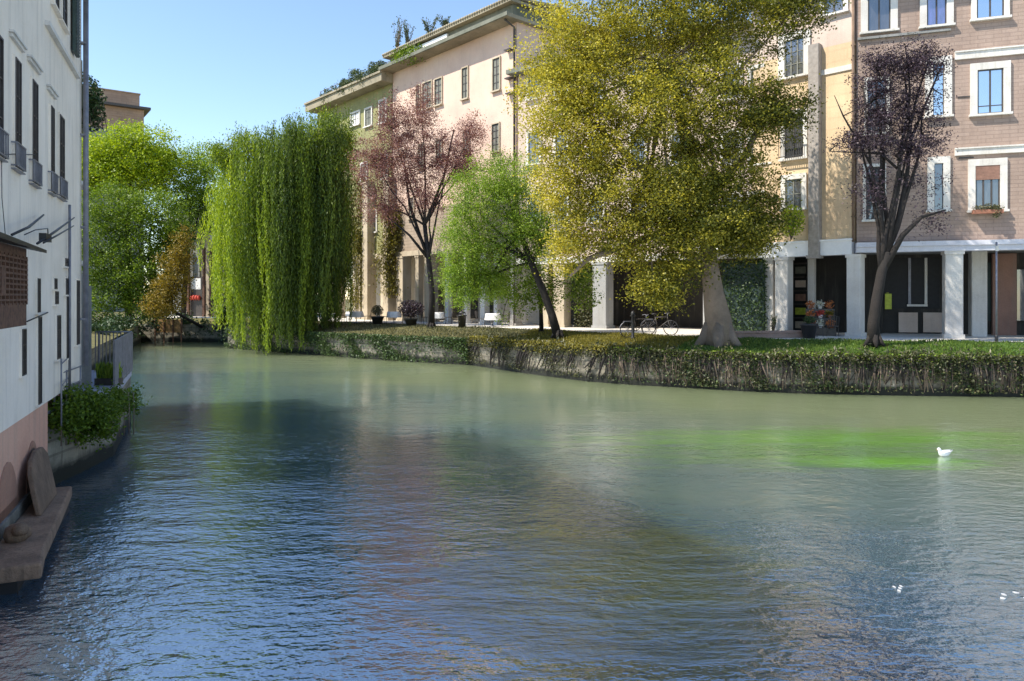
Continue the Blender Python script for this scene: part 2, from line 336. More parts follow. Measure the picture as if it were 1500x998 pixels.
def watermat():
    m, nt, b = newmat('river water'); g = nt.nodes.new('ShaderNodeNewGeometry').outputs['Position']
    big = noise(nt, mapping(nt, g, (0.10, 0.22, 1)), 1.0, 3, 0.5)
    sep = nt.nodes.new('ShaderNodeSeparateXYZ'); nt.links.new(g, sep.inputs[0])
    # deep near the bridge, with sky reflection painted in as blue; pale shallows beyond
    shallow = ramp(nt, mathn(nt, 'ADD', mathn(nt, 'ADD', mathn(nt, 'MULTIPLY', sep.outputs[1], 1/45), mathn(nt, 'MULTIPLY', sep.outputs[0], 0.022)), mathn(nt, 'MULTIPLY', mathn(nt, 'SUBTRACT', big, 0.5), 0.35)), [(0.25, (0,)*3), (0.68, (1,)*3)])
    col = mix(nt, shallow, (0.035, 0.085, 0.13), (0.19, 0.225, 0.125))
    # submerged weed beds, with ragged edges, then a painted reflection
    def ragged_patch(cx, cy, rx, ry, soft=0.45):
        v = mapping(nt, g, (1/rx, 1/ry, 0), loc=(-cx/rx, -cy/ry, 0))
        ln = nt.nodes.new('ShaderNodeVectorMath'); ln.operation = 'LENGTH'; nt.links.new(v, ln.inputs[0])
        d = mathn(nt, 'ADD', ln.outputs['Value'], mathn(nt, 'MULTIPLY', mathn(nt, 'SUBTRACT', noise(nt, mapping(nt, g, (0.35, 1.6, 0)), 1.8, 7, 0.65), 0.5), 1.9))
        return ramp(nt, d, [(1 - soft, (1, 1, 1)), (1.0, (0, 0, 0))])
    col = mix(nt, mathn(nt, 'MULTIPLY', ragged_patch(7.9, 15.7, 2.6, 0.8, 0.8), 0.85), col, (0.14, 0.38, 0.015))
    col = mix(nt, mathn(nt, 'MULTIPLY', ragged_patch(8.2, 18.2, 7.5, 2.0, 0.9), 0.85), col, (0.12, 0.27, 0.03))
    col = mix(nt, mathn(nt, 'MULTIPLY', ragged_patch(6.8, 16.4, 5.5, 1.7, 0.9), 0.75), col, (0.10, 0.20, 0.04))
    col = mix(nt, mathn(nt, 'MULTIPLY', ragged_patch(1.6, 9.3, 2.2, 2.4, 0.9), 0.85), col, (0.17, 0.165, 0.02))  # the golden tree's reflection, put into the water colour as olive
    nt.links.new(col, b.inputs['Base Color'])
    b.inputs['Roughness'].default_value = 0.06; b.inputs['IOR'].default_value = 5.5
    b.subsurface_method = 'BURLEY'; b.inputs['Subsurface Weight'].default_value = 1.0; b.inputs['Subsurface Radius'].default_value = (1.0, 1.0, 1.0); b.inputs['Subsurface Scale'].default_value = 5.0
    h1 = noise(nt, mapping(nt, g, (0.55, 1.0, 1), (0, 0, R(18))), 1.6, 3, 0.5)
    h2 = noise(nt, mapping(nt, g, (0.7, 1.3, 1), (0, 0, R(-12))), 5.5, 3, 0.55)
    h3 = noise(nt, g, 15.0, 2, 0.5)
    pat = ramp(nt, noise(nt, mapping(nt, g, (0.16, 0.3, 1)), 1.0, 3, 0.5), [(0.35, (0.45,)*3), (0.65, (1,)*3)])
    h = mathn(nt, 'ADD', mathn(nt, 'MULTIPLY', h1, 0.045), mathn(nt, 'MULTIPLY', mathn(nt, 'ADD', mathn(nt, 'MULTIPLY', h2, 0.040), mathn(nt, 'MULTIPLY', h3, 0.010)), pat))
    chop = mathn(nt, 'MULTIPLY', ragged_patch(0.9, 8.8, 2.0, 1.9, 0.9), mathn(nt, 'MULTIPLY', noise(nt, mapping(nt, g, (1, 1.4, 1), (0, 0, R(35))), 3.2, 4, 0.6), 0.045))
    h = mathn(nt, 'ADD', h, chop)
    calm = ramp(nt, mathn(nt, 'MULTIPLY', sep.outputs[1], 1/50), [(0.2, (1,)*3), (0.5, (0.38,)*3)])
    h = mathn(nt, 'MULTIPLY', h, calm)
    bump(nt, h, 1.0, 1.0, b)
    return m
M['water'] = watermat()

# ------------------------------------------------------------------ setting
def wl(px, py, z=0.0):                    # point of height z seen at px, py
    Y = (EYE - z) * FP / (py - HY); return ((px - CX) / FP * Y, Y)
mb = MB(); mb.add([(-400, -60, 0), (400, -60, 0), (400, 400, 0), (-400, 400, 0)], [(0, 1, 2, 3)])
tag(mb.build('water', M['water']), kind='structure')

LAWN_Z, PAVE_Z = 1.32, 1.75
edge = [(60, 14.0), (36, 21.5), (26, 24.6), (17.9, 25.8), (14.5, 26.1), (11, 26.6), (8.6, 27.4), (6.6, 28.5), (4.8, 29.4), (3.1, 30.6), (1.2, 33.0), (-0.3, 35.1), (-2.1, 37.9), (-5.5, 40.0), (-10.5, 43.6), (-14.5, 46.6), (-19.4, 50.5), (-21.0, 56.5), (-33.0, 58.5)]
inner = [(60, 18.5), (36, 25.5), (26, 27.6), (18.4, 28.5), (15.2, 28.9), (12.2, 29.5), (10.2, 30.6), (8.6, 32.0), (6.8, 33.0), (5.0, 34.4), (3.2, 36.8), (1.2, 39.0), (-0.8, 41.5), (-3.8, 44.0), (-7.6, 48.0), (-11.5, 51.4), (-16.5, 55.0), (-19.0, 59.5), (-33.0, 61.5)]
def dens(pl, k=4):
    out = []
    for i in range(len(pl) - 1):
        for j in range(k):
            t = j / k; out.append((pl[i][0]*(1-t) + pl[i+1][0]*t, pl[i][1]*(1-t) + pl[i+1][1]*t))
    return out + [pl[-1]]
E = dens(edge); I = dens(inner); NB = len(edge)
def zrows(k): return [(EZ(i) if False else 0) for i in k]
def row(a, b, t, za, zb):
    return [(p[0]*(1-t) + q[0]*t, p[1]*(1-t) + q[1]*t, za*(1-t) + zb*t + 0.03*math.sin(p[0]*1.7 + t*5)) for p, q in zip(a, b)]
split = 4 * 8       # right of this the lawn is green, left of it worn and olive
for nm, sl_, mt in (('lawn', slice(0, split + 1), 'lawn'), ('worn_lawn', slice(split, len(E)), 'lawn_dry')):
    mb = MB(); rows = [row(E[sl_], I[sl_], t, LAWN_Z, PAVE_Z) for t in (0, .25, .5, .75, 1)]
    for a, b in zip(rows[:-1], rows[1:]): mb.sheet(a, b)
    tag(mb.build(nm, M[mt]), kind='structure')
# paving behind the lawn, out to the buildings and past them; then bare ground to the horizon
mb = MB(); back = [(p[0] + 14, p[1] + 26) for p in I]
mb.sheet([(x, y, PAVE_Z + 0.02) for x, y in I], [(x, y, PAVE_Z + 0.02) for x, y in back])
tag(mb.build('pavement', M['paving']), kind='structure')
mb = MB(); mb.sheet([(x + 5, y + 9, PAVE_Z - 0.05) for x, y in I], [(x * 8, 600 + 0*y, PAVE_Z - 0.05) for x, y in I])
mb.add([(-33, 61, PAVE_Z - 0.06), (-33, 600, PAVE_Z - 0.06), (-600, 600, PAVE_Z - 0.06), (-600, 61, PAVE_Z - 0.06)], [(0, 1, 2, 3)])
mb.add([(-13.6, 20.8, 1.2), (-28.6, 57, 1.3), (-33, 61, PAVE_Z - 0.06), (-600, 61, PAVE_Z - 0.06), (-600, 2, 1.2), (-12, 2, 1.2), (-12, 20.8, 1.2)], [(0, 1, 2, 3, 4, 5, 6)])
tag(mb.build('ground', M['lawn_dry']), kind='structure')
# embankment walls
def bankwall(name, pts, label, mat, th=0.5, ztop=LAWN_Z):
    mb = MB(); out = [(x, y) for x, y in pts]
    nrm = []
    for i in range(len(out)):
        a = Vector(out[max(i-1, 0)]); b = Vector(out[min(i+1, len(out)-1)]); t = (b - a).normalized(); nrm.append(Vector((t.y, -t.x)))
    inn = [(p[0] + n.x*th, p[1] + n.y*th) for p, n in zip(out, nrm)]
    rows = [[(x, y, -1.0) for x, y in out], [(x, y, ztop + 0.03) for x, y in out], [(x, y, ztop + 0.03) for x, y in inn], [(x, y, -1.0) for x, y in inn]]
    for a, b in zip(rows[:-1], rows[1:]): mb.sheet(a, b)
    return tag(mb.build(name, mat), label, 'embankment')
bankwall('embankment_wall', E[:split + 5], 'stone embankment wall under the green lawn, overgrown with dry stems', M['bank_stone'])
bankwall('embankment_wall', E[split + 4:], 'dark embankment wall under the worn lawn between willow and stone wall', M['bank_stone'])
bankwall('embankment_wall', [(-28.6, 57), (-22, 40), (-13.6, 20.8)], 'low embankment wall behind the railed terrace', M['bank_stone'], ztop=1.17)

# ------------------------------------------------------------------ facade tools
class Facade:
    """local frame: x along the wall (left to right in the photo), -y outwards, z up"""
    def __init__(s, P, Q, name, label, cat='building'):
        s.P = Vector(P); s.Q = Vector(Q); d = s.Q - s.P; s.L = d.length; s.u = d / s.L
        s.rz = math.atan2(s.u.y, s.u.x)
        s.root = thing(name, label, cat, (P[0], P[1], 0), s.rz)
    def hit(s, px, py, off=0.0):
        k = (px - CX) / FP; n = Vector((s.u.y, -s.u.x)); P = s.P + n * off
        Y = (P.y * s.u.x - P.x * s.u.y) / (s.u.x - k * s.u.y)
        X = k * Y; sx = (Vector((X, Y)) - P).dot(s.u)
        return sx, EYE - (py - HY) * Y / FP
    def local(s, X, Y):
        d = Vector((X, Y)) - s.P; return d.dot(s.u), d.dot(Vector((-s.u.y, s.u.x)))
    def world(s, sx, y=0.0):
        p = s.P + s.u * sx + Vector((-s.u.y, s.u.x)) * y; return p.x, p.y

def window(par, s0, s1, z0, z1, sd=0.09, pane='glass', fw=0.14, mull=1, trans=(0.5,), proud=0.09, sill=True, frame='sash', name='window', trim='trim', shutters=None, label=None, blind=0, rail=False):
    mb = MB()
    mb.box(s0-fw, s0, -proud, 0.03, z0, z1).box(s1, s1+fw, -proud, 0.03, z0, z1).box(s0-fw, s1+fw, -proud-0.003, 0.03, z1, z1+fw*1.1)
    if sill: mb.box(s0-fw-0.05, s1+fw+0.05, -proud-sd, 0.03, z0-0.09*min(1, sd/0.06), z0)
    wn = mb.build(name, M[trim], par)
    if label: wn['label'] = label
    MB().box(s0, s1, -0.012, 0.02, z0, z1).build('pane', M[pane], wn)
    f = MB(); t = min(0.05, (s1-s0)*0.07)
    f.box(s0, s0+t, -0.045, -0.013, z0, z1).box(s1-t, s1, -0.045, -0.013, z0, z1).box(s0+t, s1-t, -0.045, -0.013, z0, z0+t).box(s0+t, s1-t, -0.045, -0.013, z1-t, z1)
    for k in range(mull):
        c = s0 + (s1-s0)*(k+1)/(mull+1); f.box(c-t*0.6, c+t*0.6, -0.043, -0.013, z0+t, z1-t)
    for q in trans:
        zz = z0 + (z1-z0)*q; f.box(s0+t, s1-t, -0.035, -0.0131, zz-t*0.35, zz+t*0.35)
    f.build('frame', M[frame], wn)
    if blind:
        mb = MB()
        n = 10
        for k in range(n):
            za = z1 - (z1-z0)*blind*(k+1)/n; mb.box(s0+0.01, s1-0.01, -0.075, -0.05, za+0.006, za+(z1-z0)*blind/n)
        mb.build('blind', M['blind'], wn)
    if shutters:
        for a, b in ((s0-(s1-s0)*0.5, s0), (s1, s1+(s1-s0)*0.5)):
            mb = MB(); mb.box(a, b, -proud-0.05, -proud-0.01, z0, z1)
            for k in range(16): mb.box(a+0.05, b-0.05, -proud-0.065, -proud-0.05, z0+(z1-z0)*(k+.2)/16, z0+(z1-z0)*(k+.75)/16)
            mb.build('shutter', M[shutters], wn)
    if rail:
        mb = MB(); yb = -proud-0.30
        for zz in (z0+0.05, z0+0.95): mb.box(s0-0.15, s1+0.15, yb-0.02, yb+0.02, zz-0.02, zz+0.02)
        for k in range(12):
            x = s0-0.13 + (s1-s0+0.26)*k/11; mb.box(x-0.012, x+0.012, yb-0.012, yb+0.012, z0+0.07, z0+0.93)
        for x in (s0-0.13, s1+0.13): mb.box(x-0.015, x+0.015, yb+0.02, 0, z0+0.93, z0+0.97)
        mb.build('balcony_rail', M['black'], wn)
    return wn

def imgwin(F, x0, x1, y0, y1, **k):
    xm = (x0+x1)/2
    s0, _ = F.hit(x0, HY); s1, _ = F.hit(x1, HY); _, z1 = F.hit(xm, y0); _, z0 = F.hit(xm, y1)
    return window(F.root, s0, s1, z0, z1, **k)

def column(par, x, y, z0, z1, w, mat='column', cap=True):
    mb = MB(); mb.bev(x-w/2, x+w/2, y-w/2, y+w/2, z0, z1, 0.025)
    if cap:
        mb.box(x-w/2-0.05, x+w/2+0.05, y-w/2-0.05, y+w/2+0.05, z0-0.01, z0+0.16)
        mb.box(x-w/2-0.04, x+w/2+0.04, y-w/2-0.04, y+w/2+0.04, z1-0.14, z1+0.003)
    return mb.build('column', M[mat], par)

# ------------------------------------------------------------------ foliage tools
def in_ells(ells, n, bias=0.5):
    w_ = np.array([(e[1][0]*e[1][1]*e[1][2])**0.56 for e in ells]); w_ /= w_.sum()
    idx = rng.choice(len(ells), n, p=w_)
    d = rng.normal(size=(n, 3)); d /= np.linalg.norm(d, axis=1, keepdims=True)
    r = rng.uniform(0, 1, n)**bias
    c = np.array([e[0] for e in ells])[idx]; rr = np.array([e[1] for e in ells])[idx]
    return c + d * rr * r[:, None]

def clumps(centres, n_per, cr, flat=0.65, tw=0.22):
    k = len(centres); base = np.repeat(centres, n_per, axis=0)
    sc = np.repeat(rng.uniform(0.6, 1.35, k), n_per)[:, None]
    off = rng.normal(size=base.shape) * cr * sc; off[:, 2] *= flat
    tint = np.repeat(rng.uniform(-tw, tw, k), n_per) + rng.normal(0.5, 0.2, len(base))
    return base + off, tint

def bez(a, b, c, n=7):
    return [a*(1-t)**2 + b*2*t*(1-t) + c*t*t for t in [i/(n-1) for i in range(n)]]

def limb(mb, a, c, r0, r1, sag=0.0, wob=0.12, n=7, sides=7):
    a = Vector(a); c = Vector(c); L = (c-a).length
    m = (a+c)/2 + Vector((random.uniform(-wob, wob)*L, random.uniform(-wob, wob)*L, sag*L))
    p = bez(a, m, c, n)
    p = [q if i in (0, n-1) else q + Vector([random.uniform(-1, 1)*L*0.012 for _ in range(3)]) for i, q in enumerate(p)]
    mb.tube(p, [r0 + (r1-r0)*i/(n-1) for i in range(n)], sides)
    return p

def tree(name, label, trunk_pts, trunk_r, ells, nclump, n_per, cr, leaf, mat, bark='bark_dark', bias=0.5, nbr=45, limbs=(), wid=0.6, flat=0.65, tint_x=0.0, gaps=0.0, group=None, tint_w=0.22):
    base = Vector(trunk_pts[0]); root = thing(name, label, 'tree', tuple(base), group=group)
    tp = [Vector(p) - base for p in trunk_pts]
    ells = [((Vector(c) - base)[:], r) for c, r in ells]
    mb = MB(); mb.tube(tp, trunk_r, 12)
    top = tp[-1]; rt = trunk_r[-1]
    # root flare
    for k in range(6):
        a = k*1.05 + random.random()*0.4; r = trunk_r[0]
        mb.tube([Vector((math.cos(a)*r*0.5, math.sin(a)*r*0.5, r*1.4)), Vector((math.cos(a)*r*0.95, math.sin(a)*r*0.95, r*0.45)), Vector((math.cos(a)*r*1.5, math.sin(a)*r*1.5, -0.05))], [r*0.45, r*0.38, r*0.2], 6)
    nodes = []
    for l in limbs:
        lp = [Vector(p) - base for p in l[0]]; mb.tube(lp, l[1], 8); nodes += lp[1:]
    for c, r in ells:
        p = limb(mb, tp[-1] if random.random() < 0.6 or len(tp) < 3 else tp[-2], Vector(c), rt*0.62, rt*0.2, 0.05); nodes += p[2:]
    cc = in_ells(ells, nclump, bias)
    if gaps:      # thin the crown where a coarse 3-D pattern says so
        g = np.sin(cc[:, 0]*1.7 + 1.3*np.sin(cc[:, 2]*1.1)) * np.sin(cc[:, 2]*1.9 + cc[:, 1]*0.9) 
        cc = cc[g > -1 + gaps*1.0 - 0.35*rng.uniform(0, 1, len(cc))] if gaps < 1 else cc
    for i in rng.choice(len(cc), min(nbr, len(cc)), replace=False):
        t = Vector(cc[i]); q = min(nodes, key=lambda v: (v - t).length)
        limb(mb, q, t, rt*0.17, 0.015, 0.04, n=5, sides=5)
    mb.build('trunk', M[bark], root)
    C, tint = clumps(cc, n_per, cr, flat, tint_w)
    tint = tint + tint_x * (C[:, 0] - cc[:, 0].mean())
    leaf_mesh('crown', C, leaf, leaf*wid, M[mat], root, tint=tint)
    return root

def shrub(name, label, loc, w_, h, mat, n=900, leaf=0.10, cat='shrub', stems=5, group=None, wisp=False, pot=None):
    root = thing(name, label, cat, tuple(loc), group=group)
    z0 = 0.0
    if pot:
        pw, ph, pm = pot; mb = MB(); mb.lathe((0, 0, 0), [(pw*0.36, 0), (pw*0.5, ph*0.85), (pw*0.55, ph*0.86), (pw*0.55, ph), (pw*0.46, ph), (pw*0.4, ph*0.9)]); mb.build('pot', M[pm], root); z0 = ph
    mb = MB(); tips = []
    for k in range(stems):
        a = random.uniform(0, 6.28); r = random.uniform(0.1, 0.45)*w_
        t = Vector((math.cos(a)*r, math.sin(a)*r, z0 + h*random.uniform(0.6, 1.0))); tips.append(t)
        limb(mb, (0, 0, z0-0.02), t, 0.012+0.01*h, 0.004, 0.1, n=5, sides=5)
    mb.build('stem', M['twig'], root)
    if wisp:
        ts = rng.uniform(0.15, 1, (n, 1)); ti = np.array([t[:] for t in tips])[rng.integers(0, stems, n)]
        C = ti*ts; C[:, 2] = z0 + (ti[:, 2]-z0)*ts[:, 0]; C += rng.normal(size=C.shape)*0.05*w_
    else:
        C = in_ells([((0, 0, z0 + h*0.55), (w_*0.5, w_*0.5, h*0.5))], n, 0.45)
    leaf_mesh('foliage', C, leaf, leaf*0.6, M[mat], root)
    return root

exec_parts = []
# ================================================================== BUILDINGS ON THE FAR BANK
ZP = PAVE_Z + 0.02
def body(F, parts, depth=9, mat_roof='roof_grey'):
    for nm, mt, s0, s1, z0, z1 in parts:
        MB().box(s0, s1, 0, depth, z0, z1).build(nm, M[mt], F.root)

# --- brick building at the right
B1 = Facade((15.1, 32.4), (34.0, 25.8), 'brick_building', 'mauve brown brick building with white framed windows above a white arcade', 'building')
ZA1 = 5.42
body(B1, [('upper_wall', 'brick', 0.0, B1.L, ZA1 + 0.25, 17.2)])
MB().box(-0.1, B1.L, -0.7, 9.4, 17.2, 17.45).build('roof', M['roof_grey'], B1.root)
MB().box(-0.05, B1.L, -0.42, 0.25, ZA1, ZA1 + 0.22).box(-0.05, B1.L, -0.5, 0.25, ZA1 + 0.223, ZA1 + 0.42).build('arcade_fascia', M['lavender'], B1.root)
MB().box(0, B1.L, 3.6, 3.9, ZP, ZA1 + 0.2).build('shop_wall', M['dark_shop'], B1.root)
MB().box(0, B1.L, 0.26, 3.59, ZA1 + 0.08, ZA1 + 0.24).build('arcade_ceiling', M['grey_stone'], B1.root)
for i, x in enumerate((1395, 1590, 1790)):
    s, _ = B1.hit(x, HY); column(B1.root, s, -0.02, ZP, ZA1, 0.66)
s, _ = B1.hit(1432, HY, -1.9); column(B1.root, s, 1.9, ZP, ZA1 + 0.07, 0.6, cap=False)
s, _ = B1.hit(1600, HY, -1.9); column(B1.root, s, 1.9, ZP, ZA1 + 0.07, 0.6, cap=False)
for za, zb in ((B1.hit(1450, 84)[1], B1.hit(1450, 74)[1]), (B1.hit(1450, 226)[1], B1.hit(1450, 217)[1])):
    s0, _ = B1.hit(1398, HY); MB().box(s0, B1.L, -0.10, 0.02, za, zb).box(s0, B1.L, -0.15, 0.02, zb + 0.002, zb + 0.06).build('band', M['trim'], B1.root)
# projecting sill course that carries the two left upper windows
s0, _ = B1.hit(1256, HY); s1, _ = B1.hit(1392, HY); z1 = B1.hit(1320, 50)[1]
MB().box(s0, s1, -0.12, 0.02, z1 - 0.10, z1).build('band', M['grey_stone'], B1.root)
imgwin(B1, 1271, 1304, -28, 46, pane='dim_glass', fw=0.28, mull=1, trans=())
imgwin(B1, 1357, 1386, -30, 38, pane='blue_curtain', fw=0.26, mull=1, trans=())
imgwin(B1, 1430, 1470, -42, 27, pane='glass', fw=0.2, mull=1, trans=())
imgwin(B1, 1431, 1469, 102, 167, pane='glass', fw=0.26, mull=1, trans=(0.18,))
imgwin(B1, 1428, 1464, 243, 308, pane='dim_glass', fw=0.26, mull=2, trans=(), blind=0.32)
imgwin(B1, 1270, 1298, 118, 195, pane='dim_glass', fw=0.12, mull=1, trans=(0.3, 0.65), sill=True)
imgwin(B1, 1366, 1382, 95, 170, pane='glass', fw=0.3, mull=0, trans=(0.5,))
imgwin(B1, 1268, 1293, 245, 322, pane='dim_glass', fw=0.12, mull=1, trans=(0.5,))
imgwin(B1, 1368, 1381, 240, 308, pane='dim_glass', fw=0.26, mull=0, trans=(0.5,))
for x0, x1 in ((1545, 1590), (1670, 1718)):
    for y0, y1 in ((-40, 25), (100, 170), (243, 310)): imgwin(B1, x0, x1, y0, y1, pane='glass', fw=0.24, mull=1, trans=(0.4,))
# little eave-like mouldings and vents on the brick
for px_, py_ in ((1402, 143), (1404, 232)):
    s, z = B1.hit(px_, py_); MB().box(s, s + 0.55, -0.03, 0.01, z - 0.03, z + 0.03).build('vent', M['sash'], B1.root)
# shop front under the arcade
def inner(F, x0, x1, y0, y1, off, mat, name, t=0.05, par=None):
    s0, _ = F.hit(x0, HY, -off); s1, _ = F.hit(x1, HY, -off); _, za = F.hit((x0+x1)/2, y1, -off); _, zb = F.hit((x0+x1)/2, y0, -off)
    return MB().box(s0, s1, off - t, off, za, zb).build(name, M[mat], par or F.root)
so_ = inner(B1, 1285, 1376, 378, 452, 3.58, 'dark', 'shop_window')
inner(B1, 1330, 1334, 378, 446, 3.52, 'grey_metal', 'mullion', par=so_); inner(B1, 1354, 1358, 378, 446, 3.52, 'trim', 'mullion', par=so_)
inner(B1, 1328, 1358, 446, 449, 3.50, 'trim', 'sill', 0.12, par=so_)
inner(B1, 1316, 1344, 458, 487, 3.5, 'cream_plaster', 'shop_panel'); inner(B1, 1352, 1384, 458, 487, 3.5, 'cream_plaster', 'shop_panel')
inner(B1, 1452, 1487, 372, 495, 3.3, 'inner_pink', 'inner_wall', 0.2)
inner(B1, 1489, 1512, 395, 470, 3.4, 'dim_glass', 'shop_window')
inner(B1, 1446, 1451, 385, 470, 3.5, 'shutter', 'door')
s_, z_ = B1.hit(1301, 453, -2.9)
MB().box(s_-0.14, s_+0.14, 2.88, 2.92, z_, z_+0.72).box(s_-0.10, s_+0.10, 2.87, 2.879, z_+0.40, z_+0.62).box(s_-0.02, s_+0.02, 2.9, 3.56, z_+0.74, z_+0.77).build('hanging_sign', M['yellow_sign'], B1.root)['label'] = 'yellow green hanging shop sign'

# --- ochre yellow building
B2 = Facade((11.6, 35.8), (15.02, 32.45), 'yellow_building', 'narrow ochre yellow building with tall grey pier and white corner arcade', 'building')
ZA2 = 5.36
zy = B2.hit(1225, 66)[1]
body(B2, [('upper_wall', 'yellow_plaster', 0.0, B2.L, ZA2 + 0.62, zy), ('top_wall', 'cream_plaster', 0.0, B2.L, zy, 17.6)])
MB().box(-0.1, B2.L - 0.2, -0.7, 9.4, 17.6, 17.85).build('roof', M['roof_grey'], B2.root)
MB().box(-0.1, B2.L - 0.05, -0.18, 0.4, ZA2, ZA2 + 0.62).box(-0.15, B2.L - 0.02, -0.26, 0.4, ZA2 + 0.62, ZA2 + 0.70).build('arcade_fascia', M['white_paint'], B2.root)
MB().box(0, B2.L, 3.4, 3.7, ZP, ZA2 + 0.3).box(0.1, 0.35, 0.4, 3.4, ZP, ZA2 + 0.2).build('shop_wall', M['dark_shop'], B2.root)
for x, w_ in ((1147, 0.62), (1252, 0.58)):
    s, _ = B2.hit(x, HY, 0.0); column(B2.root, s, 0.1, ZP, ZA2, w_)
s, _ = B2.hit(1189, HY, -1.2); column(B2.root, s, 1.2, ZP, ZA2 + 0.1, 0.3, cap=False)
s0, _ = B2.hit(1184, HY, 0.3); s1, _ = B2.hit(1200, HY, 0.3)
MB().bev(s0, s1, -0.36, 0.02, ZA2 + 0.02, 14.9, 0.03).box(s0-0.06, s1+0.06, -0.42, 0.02, ZA2 - 0.12, ZA2 + 0.02).build('pier', M['grey_paint'], B2.root)
s, z = B2.hit(1225, 103); s0, _ = B2.hit(1201, HY)
MB().box(s0, B2.L, -0.06, 0.02, z - 0.12, z + 0.12).build('band', M['trim'], B2.root)
s, _ = B2.hit(1251, HY)
mb = MB(); mb.tube([(s, -0.12, 5.9), (s, -0.12, 17.3)], 0.06, 8)
for z in (7, 9.5, 12, 14.5, 17): mb.box(s-0.09, s+0.09, -0.14, 0, z, z+0.05)
mb.build('downpipe', M['brown_stone'], B2.root)
imgwin(B2, 1150, 1178, 58, 112, pane='dim_glass', fw=0.3, mull=2, trans=(0.33, 0.66), frame='grey_shutter')
imgwin(B2, 1150, 1177, 168, 232, pane='dim_glass', fw=0.2, mull=1, trans=(0.5,), rail=True)
imgwin(B2, 1151, 1175, 263, 306, pane='dim_glass', fw=0.22, mull=1, trans=(0.5,), frame='grey_shutter')
imgwin(B2, 1208, 1236, -60, 20, pane='dim_glass', fw=0.2)
sh = inner(B2, 1163, 1183, 376, 485, 3.3, 'shop_glass', 'shop_shelf')
for k in range(5):
    yy = 385 + k*20; inner(B2, 1163, 1183, yy, yy+2, 3.2, 'sash', 'shelf', 0.25, par=sh)
    inner(B2, 1166, 1180, yy+6, yy+16, 3.22, ('grey_shutter', 'cream_plaster', 'blind', 'yellow_sign', 'tan_column')[k], 'shelf_goods', 0.1, par=sh)

# --- cream building behind the big tree
B3 = Facade((0.35, 44.0), (11.6, 35.8), 'cream_building', 'cream building with arcade mostly hidden behind the golden tree', 'building')
body(B3, [('upper_wall', 'cream_plaster', 0.02, B3.L - 0.02, 5.75, 16.6)])
MB().box(0, B3.L, -0.15, 0.5, 5.4, 5.75).build('arcade_fascia', M['trim'], B3.root)
MB().box(0, B3.L, 3.6, 3.9, ZP, 5.7).build('shop_wall', M['dark_shop'], B3.root)
MB().box(-0.3, B3.L - 0.1, -0.8, 9, 16.6, 16.85).build('roof', M['roof_grey'], B3.root)
for x, w_, mt in ((800, .5, 'tan_column'), (822, 0.75, 'tan_column'), (882, 0.85, 'grey_column'), (1040, .6, 'grey_column'), (1127, 0.42, 'column')):
    s, _ = B3.hit(x, HY); column(B3.root, s, 0.1, ZP, 5.4, w_, mt)
for x in (775, 815, 865, 925, 985, 1060, 1100):
    for y0, y1 in ((285, 325), (195, 240), (100, 145)): imgwin(B3, x, x + 15 + (x-775)*0.03, y0, y1, pane='dim_glass', fw=0.16, mull=1, frame='grey_shutter')
mb = MB(); s0, _ = B3.hit(1062, HY); s1, _ = B3.hit(1128, HY)
hb = thing('clipped_hedge', 'tall dark clipped hedge block filling the arcade beside the pale trunk', 'hedge', (*B3.world((s0+s1)/2 - 0.1, -0.1), ZP), B3.rz)
C = np.stack([rng.uniform(-(s1-s0)/2, (s1-s0)/2, 9000), rng.uniform(-0.35, 0.35, 9000), rng.uniform(0, 3.45, 9000)], 1); C += rng.normal(size=C.shape)*0.06
leaf_mesh('foliage', C, 0.12, 0.08, M['leaf_ivy'], hb)
MB().box(-(s1-s0)/2+0.1, (s1-s0)/2-0.1, -0.2, 0.2, 0, 3.35).build('hedge_core', M['shutter'], hb)
# hedge block further left in the arcade
s0, _ = B3.hit(836, HY); s1, _ = B3.hit(870, HY)
hb = thing('clipped_hedge', 'olive clipped hedge between the tan pillar and the grey pillar', 'hedge', (*B3.world((s0+s1)/2, 0.6), ZP), B3.rz)
C = np.stack([rng.uniform(-(s1-s0)/2, (s1-s0)/2, 6000), rng.uniform(-0.35, 0.35, 6000), rng.uniform(0, 3.3, 6000)], 1); C += rng.normal(size=C.shape)*0.08
leaf_mesh('foliage', C, 0.14, 0.09, M['leaf_bank'], hb)

# --- rose building
B4 = Facade((-8.75, 54.3), (0.30, 44.1), 'rose_building', 'rose plastered building with deep eaves above a tall pale arcade', 'building')
ZE4 = 19.9
body(B4, [('upper_wall', 'rose_plaster', 0.0, B4.L, 9.6, ZE4), ('lower_wall', 'lower_brick', 0.03, B4.L - 0.03, 6.75, 9.6)])
MB().box(-0.05, B4.L + 0.05, -0.15, 0.5, 6.4, 6.75).build('arcade_fascia', M['tan_column'], B4.root)
MB().box(-0.1, B4.L + 0.35, -1.05, 9, ZE4, ZE4 + 0.22).build('eave', M['roof_edge'], B4.root)
MB().box(-0.1, B4.L + 0.4, -1.15, -1.05, ZE4 + 0.02, ZE4 + 0.25).build('gutter', M['roof_grey'], B4.root)
s0, _ = B4.hit(600, 80); s1, _ = B4.hit(664, 60)
MB().box(s0, s1, -0.55, -0.4, ZE4 + 0.25, ZE4 + 0.85).build('white_parapet', M['white_paint'], B4.root)
MB().box(0.2, B4.L, -0.35, 8.6, ZE4 + 0.22, ZE4 + 0.98).build('attic', M['roof_grey'], B4.root)
rf = MB(); rf.box(-0.2, B4.L + 0.3, -0.75, 8.8, ZE4 + 1.0, ZE4 + 1.16)
for k in range(60):
    x = -0.1 + (B4.L + 0.3)*k/59; rf.tube([(x, -0.82, ZE4 + 1.2), (x, 3.5, ZE4 + 1.75)], 0.09, 6)
rf.build('roof', M['roof_edge'], B4.root)
